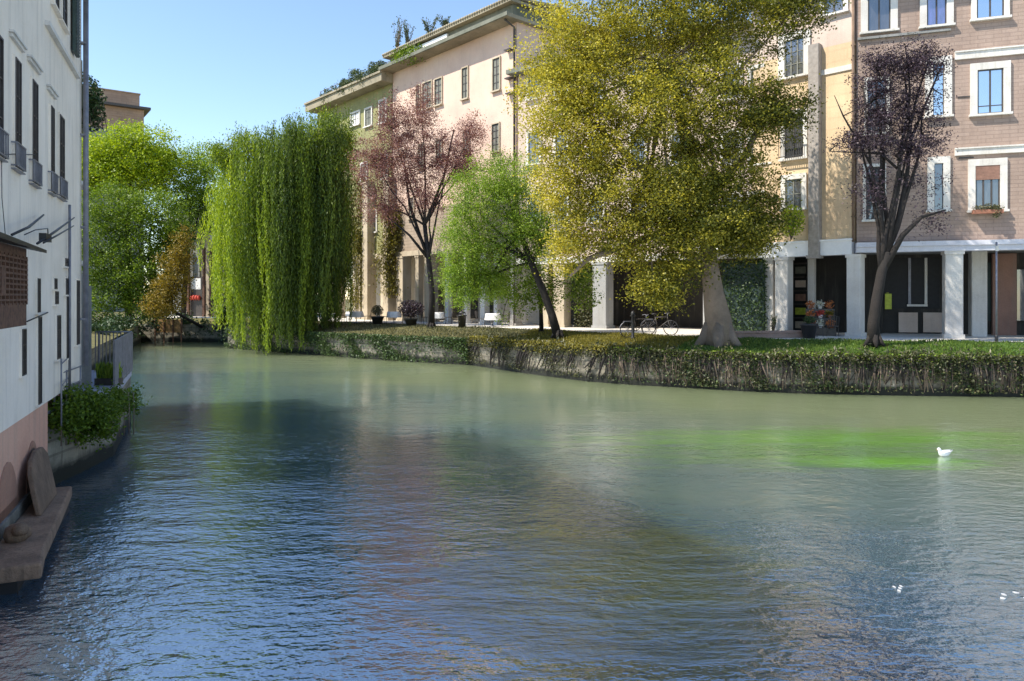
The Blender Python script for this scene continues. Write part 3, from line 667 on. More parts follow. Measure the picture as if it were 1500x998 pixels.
for x0, x1, y0, y1 in ((723, 733, 86, 133), (678, 686, 100, 145), (638, 648, 116, 154), (620, 633, 121, 159), (611, 616, 126, 162), (722, 732, 182, 222), (680, 688, 192, 232), (640, 648, 205, 240), (614, 621, 212, 246), (722, 731, 275, 310), (682, 689, 280, 315), (600, 607, 290, 320)):
    imgwin(B4, x0, x1, y0, y1, pane='grey_shutter', fw=0.07, mull=1, trans=(0.25, 0.5, 0.75), frame='sash', trim='tan_column')
s = B4.L - 0.08; mb = MB(); mb.tube([(s, -0.14, 1.8), (s, -0.14, ZE4 - 0.35), (s, -0.9, ZE4 - 0.05)], 0.07, 8)
for z in (4, 8, 12, 16): mb.box(s-0.1, s+0.1, -0.16, 0, z, z+0.06)
mb.build('downpipe', M['sash'], B4.root)
mb = MB()
for px_, py_ in ((746, 140), (745, 118), (744, 77)):
    s, z = B4.hit(px_, py_); mb.box(s, s+0.5, -0.35, 0.0, z, z+0.07)
mb.build('bracket', M['sash'], B4.root)
MB().box(0, B4.L, 3.3, 3.6, ZP, 6.7).build('back_wall', M['pale_back'], B4.root)
for x, w_, mt in ((590, 0.75, 'tan_column'), (612, 0.4, 'tan_column'), (630, 0.7, 'tan_column'), (655, 0.35, 'column'), (682, .32, 'column'), (708, 0.45, 'column'), (726, .3, 'column'), (756, 0.5, 'column'), (768, 0.5, 'column')):
    s, _ = B4.hit(x, HY); column(B4.root, min(s, B4.L - 0.25), 0.12, ZP, 6.4, w_, mt)
for x0, x1 in ((640, 650), (664, 676), (690, 700), (714, 722)):
    s0, _ = B4.hit(x0, HY, -3.29); s1, _ = B4.hit(x1, HY, -3.29)
    MB().box(s0, s1, 3.24, 3.29, ZP + 0.2, 4.4).build('shop_window', M['shop_glass'], B4.root)

# --- green building
B5 = Facade((-16.6, 63.2), (-8.85, 54.4), 'green_building', 'yellow green building with planted roof behind the willow', 'building')
ZE5 = 19.2
body(B5, [('upper_wall', 'green_plaster', 0.0, B5.L, 6.75, ZE5)])
MB().box(-0.05, B5.L, -0.12, 0.5, 6.4, 6.75).build('arcade_fascia', M['tan_column'], B5.root)
MB().box(-0.3, B5.L + 0.2, -1.0, 9, ZE5, ZE5 + 0.55).box(-0.3, B5.L + 0.2, -1.12, 9, ZE5 + 0.552, ZE5 + 0.7).build('eave', M['roof_edge'], B5.root)
MB().box(0.4, B5.L, 0.4, 8, ZE5 + 0.7, ZE5 + 1.5).build('roof_terrace', M['roof_grey'], B5.root)
mb = MB()
for zz in (1.7, 2.0, 2.3): mb.box(0.5, B5.L, 0.0, 0.04, ZE5 + zz - 0.6, ZE5 + zz - 0.56)
for k in range(18): x = 0.5 + (B5.L-0.6)*k/17; mb.box(x, x+0.04, -0.02, 0.05, ZE5 + 0.7, ZE5 + 1.75)
mb.build('roof_railing', M['grey_metal'], B5.root)
for x0, x1, y0, y1 in ((557, 566, 148, 180), (515, 527, 166, 184), (536, 545, 160, 185), (560, 568, 230, 262), (530, 538, 240, 265), (545, 552, 310, 340)):
    imgwin(B5, x0, x1, y0, y1, pane='white_cloth' if y0 in (166,) else 'grey_shutter', fw=0.12, mull=1, trans=(0.5,), frame='grey_shutter')  # one pane is plain white, painting in a sunlit patch
MB().box(0, B5.L, 3.3, 3.6, ZP, 6.7).build('back_wall', M['pale_back'], B5.root)
for x, w_, zt in ((497, .6, 6.4), (528, 0.7, 6.4), (545, 0.8, 12.2), (562, 0.5, 6.4), (575, 0.7, 12.2)):
    s, _ = B5.hit(x, HY); column(B5.root, s, -0.25 if zt > 7 else 0.12, ZP, zt, w_, 'tan_column')

# --- far apartment block at upper left
B6 = Facade((-62, 82), (-46.4, 93.2), 'apartment_block', 'tan brick apartment block far off above the left trees', 'building')
MB().box(0, B6.L, 0, 9, 1.0, 24.2).build('upper_wall', M['grey_stone'], B6.root)
MB().box(-0.02, B6.L, -0.05, 9, 24.2, 27.0).build('top_wall', M['tan_brick'], B6.root)
MB().box(-0.5, B6.L + 0.7, -0.7, 9.5, 27.0, 27.3).build('roof', M['sash'], B6.root)
MB().box(0, B6.L - 0.4, 0.5, 8, 27.3, 29.0).box(-0.1, B6.L - 0.3, 0.4, 8.1, 29.0, 29.15).build('parapet', M['tan_brick'], B6.root)
for x0, x1 in ((122, 133), (140, 154), (162, 176), (184, 197)):
    imgwin(B6, x0, x1, 170, 178, trim='tan_brick', pane='dim_glass', fw=0.12, mull=2, trans=(), sill=False)
    imgwin(B6, x0, x1, 205, 225, trim='tan_brick', pane='dim_glass', fw=0.12, mull=1, trans=())

# --- passage house at the river's far end
B7 = Facade((-31.0, 66.0), (-23.0, 64.0), 'passage_house', 'weathered grey and ochre house with a bright doorway beyond the river end', 'building')
MB().box(0, 3.6, 0, 6, 1.2, 10.2).build('grey_wall', M['grey_stone'], B7.root)
MB().box(3.6, B7.L, 0.1, 6, 1.2, 9.0).build('ochre_wall', M['tan_column'], B7.root)
MB().add([(-0.5, -0.6, 10.0), (B7.L + 0.5, -0.6, 9.0), (B7.L + 0.5, 6.5, 11.5), (-0.5, 6.5, 12.2), (-0.5, -0.6, 10.15), (B7.L + 0.5, -0.6, 9.15), (B7.L + 0.5, 6.5, 11.65), (-0.5, 6.5, 12.35)], [(3,2,1,0),(4,5,6,7),(0,1,5,4),(1,2,6,5),(2,3,7,6),(3,0,4,7)]).build('roof', M['roof_grey'], B7.root)
s0, z1 = B7.hit(281, 408); s1, z0 = B7.hit(295, 462); 
dw = MB().box(s0-0.15, s1+0.15, -0.08, 0.02, 1.3, z1+0.15).build('doorway', M['sash'], B7.root)
zm = B7.hit(288, 424)[1]; zn = B7.hit(288, 440)[1]
MB().box(s0, s1, -0.10, -0.081, zm, z1).build('door_blind', M['white_cloth'], dw)
mb = MB(); 
for k in range(4): mb.lathe((s0 + 0.1 + k*(s1-s0-0.2)/3, -0.2, zn), [(0.02, 0), (0.14, 0.1), (0.15, 0.3), (0.05, 0.45)], 8)
mb.build('red_flowers', M['red'], dw)
mb = MB()
for x in (276, 299, 309): s, _ = B7.hit(x, HY, 0.3); mb.box(s-0.1, s+0.1, -0.4, -0.2, 1.2, 7.8)
mb.build('timber_post', M['brown_wood'], B7.root)
s, z = B7.hit(313, 358); MB().add([(s-0.5, 0.02, z+0.8), (s+0.6, 0.02, z+0.8), (s+0.6, 0.02, z-0.9), (s+0.1, 0.02, z-0.3), (s-0.5, 0.06, z+0.8), (s+0.6, 0.06, z+0.8), (s+0.6, 0.06, z-0.9), (s+0.1, 0.06, z-0.3)], [(0,1,2,3),(7,6,5,4),(0,4,5,1),(1,5,6,2),(2,6,7,3),(3,7,4,0)]).build('white_gable', M['white_paint'], B7.root)

# ================================================================== LEFT HOUSE
LA = -2.7; SL = -0.4155
H = Facade((LA + SL*3, 3.0), (LA + SL*16.2, 16.2), 'white_house', 'white plastered house with tall narrow windows and salmon base at river edge', 'house')
def hs(x): return H.hit(x, HY)[0]
s70 = hs(70)
MB().box(0, H.L, 0, 8, 1.70, 10.6).build('upper_wall', M['white_plaster'], H.root)
MB().box(0, s70, 0.0, 8, 0.52, 1.70).build('base_wall', M['pink_plaster'], H.root)
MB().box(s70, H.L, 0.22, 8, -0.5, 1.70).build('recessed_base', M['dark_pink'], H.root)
MB().box(0, s70, -0.05, 8, -0.6, 0.52).build('plinth', M['plinth_stone'], H.root)
MB().box(-0.3, H.L + 0.4, -0.6, 8.4, 10.6, 10.8).build('roof', M['roof_grey'], H.root)
def hwin(x0, x1, ytop, ybot, pane='dark', fw=0.03, proud=0.03, name='window', balc=False, hood=False, **k):
    s0, s1 = hs(x0), hs(x1); z1 = H.hit((x0+x1)/2, ytop)[1]; z0 = H.hit((x0+x1)/2, ybot)[1]
    wn = window(H.root, s0, s1, z0, z1, pane=pane, fw=fw, mull=1, trans=(0.33, 0.66), proud=proud, name=name, trim='white_plaster', sd=0.02, **k)
    if balc:
        mb = MB(); a, b = s0-0.12, s1+0.12; yb = -0.07; hh = 0.34
        for zz in (z0+0.02, z0+hh): mb.box(a, b, yb-0.01, yb+0.01, zz-0.01, zz+0.01).box(a, a+0.02, yb, 0, zz-0.01, zz+0.01).box(b-0.02, b, yb, 0, zz-0.01, zz+0.01)
        for q in range(9): xx = a + (b-a)*q/8; mb.box(xx-0.006, xx+0.006, yb-0.006, yb+0.006, z0+0.03, z0+hh)
        mb.box(a, b, yb, 0, z0-0.035, z0-0.02)
        mb.build('balconette', M['grey_metal'], wn)
    if hood:
        zh = z1 + 0.22; mb = MB(); a, b = s0-0.22, s1+0.22
        mb.box(a, b, -0.045, 0.02, zh, zh+0.05).box(a-0.03, b+0.03, -0.07, 0.02, zh+0.053, zh+0.085)
        mb.build('hood_mould', M['trim'], wn)
    return wn
hwin(19, 27, 88, 248, balc=True, hood=True)
hwin(44.5, 52, 120, 270, balc=True, hood=True)
hwin(72, 76.5, 157, 283, balc=True, hood=True); hwin(85, 91.5, 171, 290, balc=True)
hwin(-12, 0, 50, 228, balc=True)
for x0, x1, a, b in ((76, 83, -45, 14), (87, 95, -42, 38)): hwin(x0, x1, a, b, pane='shutter', fw=0.08, proud=0.06)
s0, s1 = hs(103), hs(108.5); mb = MB(); za = H.hit(105, 78)[1]; zb = H.hit(105, -60)[1]
mb.box(s0, s1, -0.10, -0.04, za, zb)
for k in range(30): zz = za + (zb-za)*k/30; mb.box(s0+0.02, s1-0.02, -0.115, -0.10, zz+0.01, zz+(zb-za)/48)
mb.build('shutter', M['shutter'], H.root)
hwin(93, 99.5, 379, 391, fw=0.02)
hwin(52, 55.5, 408, 458, pane='brown_wood', fw=0.015); hwin(53, 57.5, 464, 592, fw=0.015)
hwin(77, 80.5, 408, 424, fw=0.015); hwin(78, 82.5, 427, 446, pane='grey_metal', fw=0.015); hwin(94, 98, 408, 432, fw=0.015)
hwin(29, 34.5, 482, 550, fw=0.015); hwin(81, 86, 462, 526, pane='dim_glass', fw=0.02); hwin(95, 98, 434, 525, pane='dim_glass', fw=0.02)
hwin(110, 114, 411, 505, pane='grey_metal', fw=0.03)
# cornice moulding under the top floor windows and a rear downpipe
s0, s1 = hs(60), hs(112); zc = H.hit(85, 42)[1]
MB().box(s0 + 0.3, s1, -0.08, 0.02, zc - 0.35, zc - 0.27).build('sill_band', M['trim'], H.root)
mb = MB(); s = H.L - 0.12; mb.tube([(s, -0.1, 2.0), (s, -0.1, 10.5)], 0.055, 10)
for z in (3, 5, 7, 9): mb.box(s-0.075, s+0.075, -0.12, 0, z, z+0.04)
mb.build('downpipe', M['grey_metal'], H.root)
s = hs(97); mb = MB(); mb.tube([(s, -0.06, 1.5), (s, -0.06, H.hit(97, 300)[1])], 0.025, 8); mb.build('drainpipe', M['grey_metal'], H.root)
# brown timber balcony box with dark canopy
def hx(x, off): return H.hit(x, HY, off)[0]
ob = 0.42; sa = hx(-60, ob); sb = hx(39, ob); zt = H.hit(20, 360, ob)[1]; zb = H.hit(20, 472, ob)[1]
bal = MB(); bal.box(sa, sb, -ob, -ob+0.04, zb, zb+0.22).box(sa, sb, -ob, 0, zb-0.06, zb).box(sb-0.04, sb, -ob+0.04, 0, zb, zt).box(sa, sb, -ob, -ob+0.04, zt-0.12, zt)
bo = bal.build('balcony', M['brown_wood'], H.root); bo['label'] = 'brown timber lattice balcony under a dark canopy'
mb = MB(); n = 16
for k in range(n):
    x = sa + (sb-sa)*k/(n-1); mb.box(x-0.02, x+0.02, -ob-0.01, -ob+0.02, zb+0.2, zt-0.1)
for k in range(9): z = zb + 0.26 + (zt-zb-0.4)*k/8; mb.box(sa, sb, -ob-0.016, -ob-0.01, z-0.012, z+0.012)
for k in range(6):
    x = sa + (sb-sa)*random.random()*0.8; z = zb + 0.3 + random.random()*0.3; mb.box(x, x+0.2, -ob-0.02, -ob+0.01, z, z+0.3)
mb.build('lattice', M['brown_wood'], bo)
mb = MB(); pts_ = []
mb.add([(sa-0.2, -ob-0.22, zt-0.01), (sb+0.35, -ob-0.16, zt-0.03), (sb+0.35, 0, zt+0.10), (sa-0.2, 0, zt+0.16), (sa-0.2, -ob-0.22, zt+0.05), (sb+0.35, -ob-0.16, zt+0.01), (sb+0.35, 0, zt+0.15), (sa-0.2, 0, zt+0.22)], [(3,2,1,0),(4,5,6,7),(0,1,5,4),(1,2,6,5),(2,3,7,6),(3,0,4,7)])
mb.build('canopy', M['black'], bo)
mb = MB()
def hp(px, py, off): s, z = H.hit(px, py, off); return (s, -off, z)
mb.tube([hp(18, 344, 0.35), hp(42, 333, 0.3), hp(64, 315, 0.1)], [0.018, 0.02, 0.014], 6)
mb.tube([hp(55, 357, 0.45), hp(80, 340, 0.35), hp(109, 319, 0.1)], [0.018, 0.02, 0.012], 6)
mb.tube([hp(64, 356, 0.5), hp(84, 345, 0.4), hp(108, 331, 0.12)], [0.014, 0.015, 0.01], 6)
mb.tube([hp(36, 344, 0.3), hp(52, 337, 0.3), hp(70, 335, 0.3), hp(71, 350, 0.3)], 0.008, 5)
mb.box(hp(62, 0, .4)[0], hp(70, 0, .4)[0], -0.45, -0.36, H.hit(66, 354, .4)[1], H.hit(66, 343, .4)[1])
mb.build('iron_bracket', M['black'], bo)
# wall rod, old cables
mb = MB(); mb.tube([hp(40, 471, 0.12), hp(70, 458, 0.12)], 0.012, 6); mb.tube([hp(70, 458, 0.12), hp(70, 458, 0)], 0.012, 6); mb.build('wall_rod', M['black'], H.root)
mb = MB(); mb.tube([hp(-8, 228, 0.04), hp(20, 226, 0.05), hp(52, 227, 0.03)], 0.007, 5); mb.tube([hp(2, 190, 0.02), hp(3, 290, 0.03), hp(8, 345, 0.05)], 0.005, 5); mb.build('cable', M['black'], H.root)
# arched niches in the salmon base
def arch(x0, x1, ytop, ybot, mat, y=-0.012):
    s0, s1 = hs(x0), hs(x1); z1 = H.hit((x0+x1)/2, ytop)[1]; z0 = H.hit((x0+x1)/2, ybot)[1]; c = (s0+s1)/2; r = (s1-s0)/2
    prof = [(s0, z0), (s1, z0)] + [(c + r*math.cos(a), z1 - r*1.5 + r*1.5*math.sin(a)) for a in [math.pi*k/12 for k in range(13)]]
    n = len(prof); vs = [(a, y, b) for a, b in prof] + [(a, 0.02, b) for a, b in prof]
    MB().add(vs, [tuple(range(n))] + [(i, i+n, (i+1) % n + n, (i+1) % n) for i in range(n)]).build('arched_niche', M[mat], H.root)
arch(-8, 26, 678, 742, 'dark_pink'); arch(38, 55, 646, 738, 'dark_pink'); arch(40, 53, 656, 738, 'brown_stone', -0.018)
# brown curved buttresses standing on the ledge
def butt(x, w_, out, ztop, zfoot, mat='brown_stone'):
    s0 = H.hit(x, HY, out*0.5)[0]; prof = [(0.03, zfoot), (-out, zfoot)]
    for k in range(9):
        t = k/8; prof.append((-out*(1 - t**2.2)*1.0 - 0.02*(1-t), zfoot + 0.05 + (ztop-zfoot)*(1 - (1-t)**1.4)))
    prof.append((0.03, ztop))
    n = len(prof); vs = [(s0, a, b) for a, b in prof] + [(s0+w_, a, b) for a, b in prof]
    MB().add(vs, [tuple(range(n)), tuple(range(2*n-1, n-1, -1))] + [(i, (i+1) % n, (i+1) % n + n, i+n) for i in range(n)]).build('buttress', M[mat], H.root, bevel=0.02)
def board(x0, x1, ytop, tilt, lean, mat, name='leaning_board'):
    s0, s1 = H.hit(x0, HY, 0.3)[0], H.hit(x1, HY, 0.3)[0]; z1 = H.hit(x1, ytop, 0.2)[1]; z0 = 0.362; w_ = s1 - s0
    pr = [(0, 0), (0.02, 0.35), (0.08, 0.7), (0.25, 0.9), (0.55, 1.0), (0.85, 0.97), (1.0, 0.8), (0.97, 0.4), (0.92, 0.0)]
    a = [(s0 + w_*p + tilt*q, -0.06 - lean*(1-q), z0 + (z1-z0)*q) for p, q in pr]; b_ = [(x, y - 0.07, z) for x, y, z in a]; n = len(pr)
    return MB().add(b_ + a, [tuple(range(n)), tuple(range(2*n-1, n-1, -1))] + [(i, i+n, (i+1) % n + n, (i+1) % n) for i in range(n)]).build(name, M[mat], H.root, bevel=0.015)
board(57, 83, 640, 0.10, 0.20, 'brown_stone')
# stone ledge at the water
led = []
for px_, Y in ((62, 8.75), (66, 9.3), (78, 10.0), (92, 11.0), (106, 12.3)):
    led.append(H.local((px_-CX)/FP*Y, Y))
poly = [(led[0][0] - 0.05, -0.04), (led[0][0]-0.02, led[0][1])] + led[1:] + [(led[-1][0], -0.04)]
lg = thing('stone_ledge', 'worn tan stone landing ledge at foot of the white house', 'ledge', (H.P.x, H.P.y, 0), H.rz)
mb = MB(); poly[0] = (poly[0][0], -0.055); mb.prism(poly, 0.17, 0.36); mb.build('slab', M['ledge_stone'], lg, bevel=0.03)
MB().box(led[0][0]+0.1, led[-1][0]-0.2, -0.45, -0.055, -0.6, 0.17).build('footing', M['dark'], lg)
# rough boulder on the ledge
s, z = hx(24, 0.25), 0.36
rk = MB(); 
for k, (dx, dz, r) in enumerate(((0, 0.12, 0.15), (0.14, 0.10, 0.12), (-0.1, 0.22, 0.1))):
    rk.lathe((s+dx, -0.25-0.03*k, z+dz-0.12), [(r*0.8, 0), (r, r*0.5), (r*0.85, r*1.1), (r*0.4, r*1.4), (0.01, r*1.45)], 9)
ro = rk.build('rubble_stone', M['brown_stone']); ro.location = (H.P.x, H.P.y, 0); ro.rotation_euler[2] = H.rz
tag(ro, 'reddish brown rubble stones lying on the worn ledge', 'stone')

# --- narrow grey house behind
G2 = Facade((-9.78, 16.6), (-13.6, 23.2), 'grey_house', 'narrow grey house behind the white house with creeper on its roof corner', 'house')
MB().box(0, G2.L, 0, 6, 0.5, 8.6).build('upper_wall', M['grey_stone'], G2.root)
MB().box(-0.1, G2.L + 0.2, -0.12, 6.2, 8.6, 8.8).build('roof', M['roof_grey'], G2.root)
mb = MB(); mb.box(0.3, 0.7, -0.3, 0.02, 1.4, 3.75).box(0.9, 1.5, -0.25, 0.02, 1.4, 4.05).build('porch_pier', M['grey_stone'], G2.root)
for k, (z0, z1) in enumerate(((2.0, 3.2), (4.4, 5.6), (6.4, 7.6))): window(G2.root, 2.2, 3.1, z0, z1, pane='dim_glass', fw=0.06)
dr = thing('roof_creeper', 'dark blue green creeper drooping from the grey house roof', 'creeper', (-11.9, 20.5, 8.4))
C = in_ells([((0.05, 0, 0.75), (0.38, 0.9, 0.55)), ((0.2, 0, 0.25), (0.25, 0.7, 0.6))], 2600, 0.6); leaf_mesh('foliage', C, 0.10, 0.07, M['leaf_ivy'], dr)
mb = MB()
for k in range(7): mb.tube([(-0.2, -0.6+k*0.2, 0.2), (0.2, -0.6+k*0.2, 0.8), (0.35, -0.6+k*0.2, -0.2)], 0.012, 5)
mb.build('stem', M['twig'], dr)

# --- terrace with railings
tr = thing('terrace', 'lavender grey paved terrace with metal railings beside the white house', 'terrace', (-9.5, 17, 0))
def tw(px, Y): return ((px-CX)/FP*Y + 9.5, Y - 17)
q = [tw(70, 13.4), tw(120, 14.6), tw(169, 16.2), tw(193, 20.8), tw(100, 20.8), tw(90, 16)]
MB().prism(q, 1.28, 1.44).build('deck', M['deck'], tr, bevel=0.02)
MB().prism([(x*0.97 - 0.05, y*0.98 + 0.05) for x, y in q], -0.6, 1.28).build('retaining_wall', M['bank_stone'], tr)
A_ = Vector(tw(168, 16.5)); B_ = Vector(tw(193, 20.7)); C_ = Vector(tw(140, 20.7))
mb = MB(); n = 46
for a, b, n, hh in ((A_, B_, 46, 1.08), (B_, C_, 10, 1.08)):
    for zz in (1.5, 1.44 + hh): mb.tube([(a.x, a.y, zz), (b.x, b.y, zz)], 0.02, 6)
    for k in range(n+1):
        p = a.lerp(b, k/n); wv = 0.022 if k % 9 == 0 else 0.011; mb.box(p.x-wv, p.x+wv, p.y-wv, p.y+wv, 1.44, 1.44 + hh)
mb.build('railing', M['grey_metal'], tr)
mb = MB()
for pts_ in (((80, 13.6), (98, 14.4), (118, 15.4)), ):
    pp = [Vector(tw(x, Y)) for x, Y in pts_]
    for zz in (1.75, 2.05): mb.tube([(p.x, p.y, zz) for p in pp], 0.014, 6)
    for p in pp: mb.tube([(p.x, p.y, 1.3), (p.x, p.y, 2.07)], 0.018, 6)
pp = [Vector(tw(90, 13.2)), Vector(tw(104, 15.2))]
for zz in (1.55, 1.9, 2.3): mb.tube([(p.x, p.y, zz) for p in pp], 0.012, 6)
for p in pp: mb.tube([(p.x, p.y, 1.2), (p.x, p.y, 2.4)], 0.016, 6)
mb.build('handrail', M['grey_metal'], tr)
p = pt(156, 545, 17.2)
bxp = thing('planter_box', 'small grass like plant in a dark box on the terrace', 'planter', (p.x, 17.3, 1.44))
MB().bev(-0.28, 0.28, -0.12, 0.12, 0, 0.16).build('box', M['sash'], bxp)
n = 500; C = np.stack([rng.uniform(-0.26, 0.26, n), rng.uniform(-0.1, 0.1, n), rng.uniform(0.16, 0.45, n)], 1)
T = rng.normal(size=(n, 3))*0.25 + np.array([0, 0, 1]); leaf_mesh('foliage', C, 0.25, 0.03, M['leaf_green'], bxp, T=T, N=rng.normal(size=(n, 3))*[1, 1, 0.1])
# ivy spilling over the terrace edge
iv = thing('terrace_ivy', 'dark green ivy bush spilling from the terrace edge down to the water', 'ivy', (-9.3, 14.6, 1.2))
def rel(px, py, Y, o): v = pt(px, py, Y); return (v.x-o[0], v.y-o[1], v.z-o[2])
o_ = (-9.3, 14.6, 1.2)
C = in_ells([(rel(115, 588, 14.2, o_), (0.5, 0.5, 0.22)), (rel(140, 596, 15.0, o_), (0.4, 0.5, 0.24)), (rel(98, 610, 13.6, o_), (0.25, 0.4, 0.35)), (rel(135, 615, 14.4, o_), (0.45, 0.5, 0.45)), (rel(165, 590, 16.0, o_), (0.2, 0.4, 0.3)), (rel(188, 588, 17.4, o_), (0.10, 0.6, 0.25))], 330, 0.6)
C, ti = clumps(C, 34, 0.10, 0.9); leaf_mesh('foliage', C, 0.075, 0.05, M['leaf_mid'], iv, tint=ti*0.75)
mb = MB()
for k in range(16): a = Vector(rel(90+k*7, 575, 13.6+k*0.25, o_)); mb.tube([a, a + Vector((0.1, -0.15, -0.3)), a + Vector((0.12, -0.2, -0.95))], 0.012, 5)
mb.build('stem', M['twig'], iv)

# ================================================================== TREES
def E_(px, py, Y, rx, ry, rd=None):
    k = Y / FP; return (pt(px, py, Y)[:], (rx*k, (rd or (rx+ry)/2)*k, ry*k))
Y0 = 29.8
ell = [E_(850, 75, Y0, 88, 95, 90), E_(960, 40, Y0+.5, 115, 100, 110), E_(1075, 20, Y0, 105, 75), E_(1165, 5, Y0-.3, 55, 45),
       E_(820, 165, Y0-.5, 62, 80, 80), E_(920, 175, Y0-1.2, 105, 90, 70), E_(1040, 155, Y0-.6, 100, 80), E_(1140, 165, Y0, 48, 48),
       E_(845, 270, Y0-.4, 66, 60), E_(940, 285, Y0-.8, 95, 75), E_(1055, 265, Y0-.3, 90, 62), E_(1110, 320, Y0, 42, 38),
       E_(1035, 330, Y0-1.4, 60, 48), E_(985, 290, Y0-1.6, 55, 50), E_(1095, 345, Y0-.6, 48, 36), E_(835, 350, Y0-.8, 36, 52), E_(900, 360, Y0-.5, 50, 36), E_(985, 365, Y0-.9, 62, 62), E_(1070, 350, Y0, 45, 30), E_(960, 425, Y0-1.2, 40, 28)]
tp = [(8.3, 29.8, 1.5), pt(1052, 470, 29.8), pt(1045, 430, 29.8), pt(1040, 390, 29.8), pt(1030, 300, 29.9), pt(1000, 190, 30), pt(985, 90, 30)]
tree('plane_tree', 'huge golden green tree with pale flared trunk on the lawn edge', tp, [0.62, 0.55, 0.42, 0.34, 0.28, 0.22, 0.15], ell, 2300, 105, 0.30, 0.105, "leaf_gold", 'bark_pale', 0.42, 70,
     tint_w=0.3, limbs=[([tp[4], pt(940, 250, 29.2), pt(870, 180, 29)], [0.2, 0.15, 0.08]), ([tp[3], pt(960, 345, 29.2), pt(860, 380, 28.8), pt(835, 405, 28.8)], [0.2, 0.13, 0.10, 0.05]), ([tp[4], pt(1090, 230, 30), pt(1140, 130, 30)], [0.2, 0.14, 0.08])], tint_x=-0.055, wid=0.7)  # tint_x paints the sunlit left of the crown yellower, its right darker
# purple plum, left
Y0 = 44.0
ell = [E_(575, 190, Y0, 28, 62), E_(618, 175, Y0, 30, 50), E_(548, 240, Y0, 36, 40), E_(600, 245, Y0, 45, 48), E_(655, 235, Y0, 38, 42), E_(690, 200, Y0, 20, 36), E_(625, 290, Y0, 40, 32), E_(560, 300, Y0, 34, 36), E_(680, 250, Y0, 25, 30)]
bx = pt(632, 472, Y0)
tree('plum_tree', 'dusty rose purple plum tree in front of the rose building', [(bx.x, Y0, PAVE_Z - 0.05), pt(633, 430, Y0), pt(628, 380, Y0), pt(622, 330, Y0)], [0.2, 0.17, 0.15, 0.12], ell, 850, 70, 0.27, 0.095, 'leaf_purple', 'bark_dark', 0.5, 60,
     limbs=[([pt(628, 380, Y0), pt(615, 345, Y0), pt(600, 300, Y0), pt(590, 220, Y0)], [0.12, 0.1, 0.08, 0.04]), ([pt(628, 380, Y0), pt(600, 345, Y0-.3), pt(570, 320, Y0)], [0.1, 0.07, 0.04]), ([pt(622, 330, Y0), pt(650, 260, Y0), pt(665, 190, Y0)], [0.1, 0.07, 0.04])])
# small bright green tree with leaning trunk
Y0 = 35.0
ell = [E_(735, 262, Y0, 62, 42), E_(690, 300, Y0, 42, 55), E_(760, 310, Y0, 62, 48), E_(678, 365, Y0-.5, 34, 55), E_(720, 370, Y0, 48, 45), E_(675, 415, Y0-.6, 28, 34), E_(790, 350, Y0, 38, 45), E_(715, 415, Y0, 34, 24)]
tree('green_tree', 'rounded bright green tree on a dark leaning trunk', [(2.15, 34.6, 1.62), pt(808, 460, 34.6), pt(795, 425, 34.7), pt(778, 385, 34.8), pt(762, 340, 35)], [0.22, 0.19, 0.17, 0.15, 0.11], ell, 1000, 80, 0.25, 0.085, 'leaf_green', 'bark_dark', 0.42, 50,
     limbs=[([pt(778, 385, 34.8), pt(745, 365, 34.8), pt(700, 345, 34.8)], [0.11, 0.08, 0.04]), ([pt(778, 385, 34.8), pt(800, 350, 35), pt(805, 320, 35)], [0.1, 0.07, 0.04])])
# olive shrub-like tree in its shade, right
ell = [E_(790, 405, 36.5, 34, 42), E_(850, 420, 37.5, 26, 40), E_(745, 430, 37.0, 34, 42), E_(800, 440, 36.5, 26, 22)]
tree('bushy_tree', 'low dark green bushy tree behind the leaning trunk', [(1.5, 37.6, 1.7), pt(792, 440, 37.2), pt(792, 410, 37)], [0.12, 0.09, 0.06], ell, 190, 40, 0.25, 0.13, 'leaf_mid', 'bark_dark', 0.5, 20)
# dark purple tree at right
Y0 = 27.9
ell = [E_(1285, 105, Y0, 32, 38), E_(1330, 100, Y0, 48, 42), E_(1290, 170, Y0, 42, 48), E_(1350, 165, Y0, 40, 45), E_(1260, 210, Y0, 34, 24), E_(1330, 215, Y0, 55, 28), E_(1360, 90, Y0, 26, 30)]
el2 = [E_(1345, 270, Y0, 42, 38), E_(1365, 325, Y0, 22, 28), E_(1270, 280, Y0, 30, 40)]
t_ = [(13.66, Y0, 1.68), pt(1279, 475, Y0), pt(1284, 440, Y0), pt(1291, 400, Y0), pt(1300, 370, Y0)]
root = tree('plum_tree', 'sparse dark purple tree with forked dark trunk before the brick arcade', t_, [0.26, 0.2, 0.19, 0.17, 0.15], ell, 520, 50, 0.20, 0.085, 'leaf_dark_purple', 'bark_dark', 0.55, 90,
     limbs=[([t_[4], pt(1316, 320, Y0), pt(1328, 260, Y0), pt(1334, 205, Y0), pt(1325, 110, Y0)], [0.12, 0.1, 0.08, 0.06, 0.03]), ([t_[3], pt(1322, 345, Y0-.2), pt(1350, 318, Y0-.3), pt(1385, 308, Y0-.2)], [0.13, 0.1, 0.07, 0.03]),
            ([t_[4], pt(1290, 320, Y0), pt(1275, 240, Y0), pt(1265, 130, Y0)], [0.09, 0.07, 0.05, 0.03]), ([pt(1328, 260, Y0), pt(1290, 225, Y0), pt(1215, 222, Y0)], [0.06, 0.05, 0.015]), ([pt(1334, 205, Y0), pt(1365, 130, Y0), pt(1390, 70, Y0)], [0.06, 0.04, 0.015]), ([pt(1275, 240, Y0), pt(1235, 170, Y0), pt(1222, 140, Y0)], [0.05, 0.03, 0.012])])
C, ti = clumps(in_ells([(tuple(Vector(c) - Vector(t_[0])), r) for c, r in el2], 90, 0.6), 26, 0.22); leaf_mesh('lower_crown', C, 0.10, 0.05, M['leaf_dark_purple'], root, tint=ti)

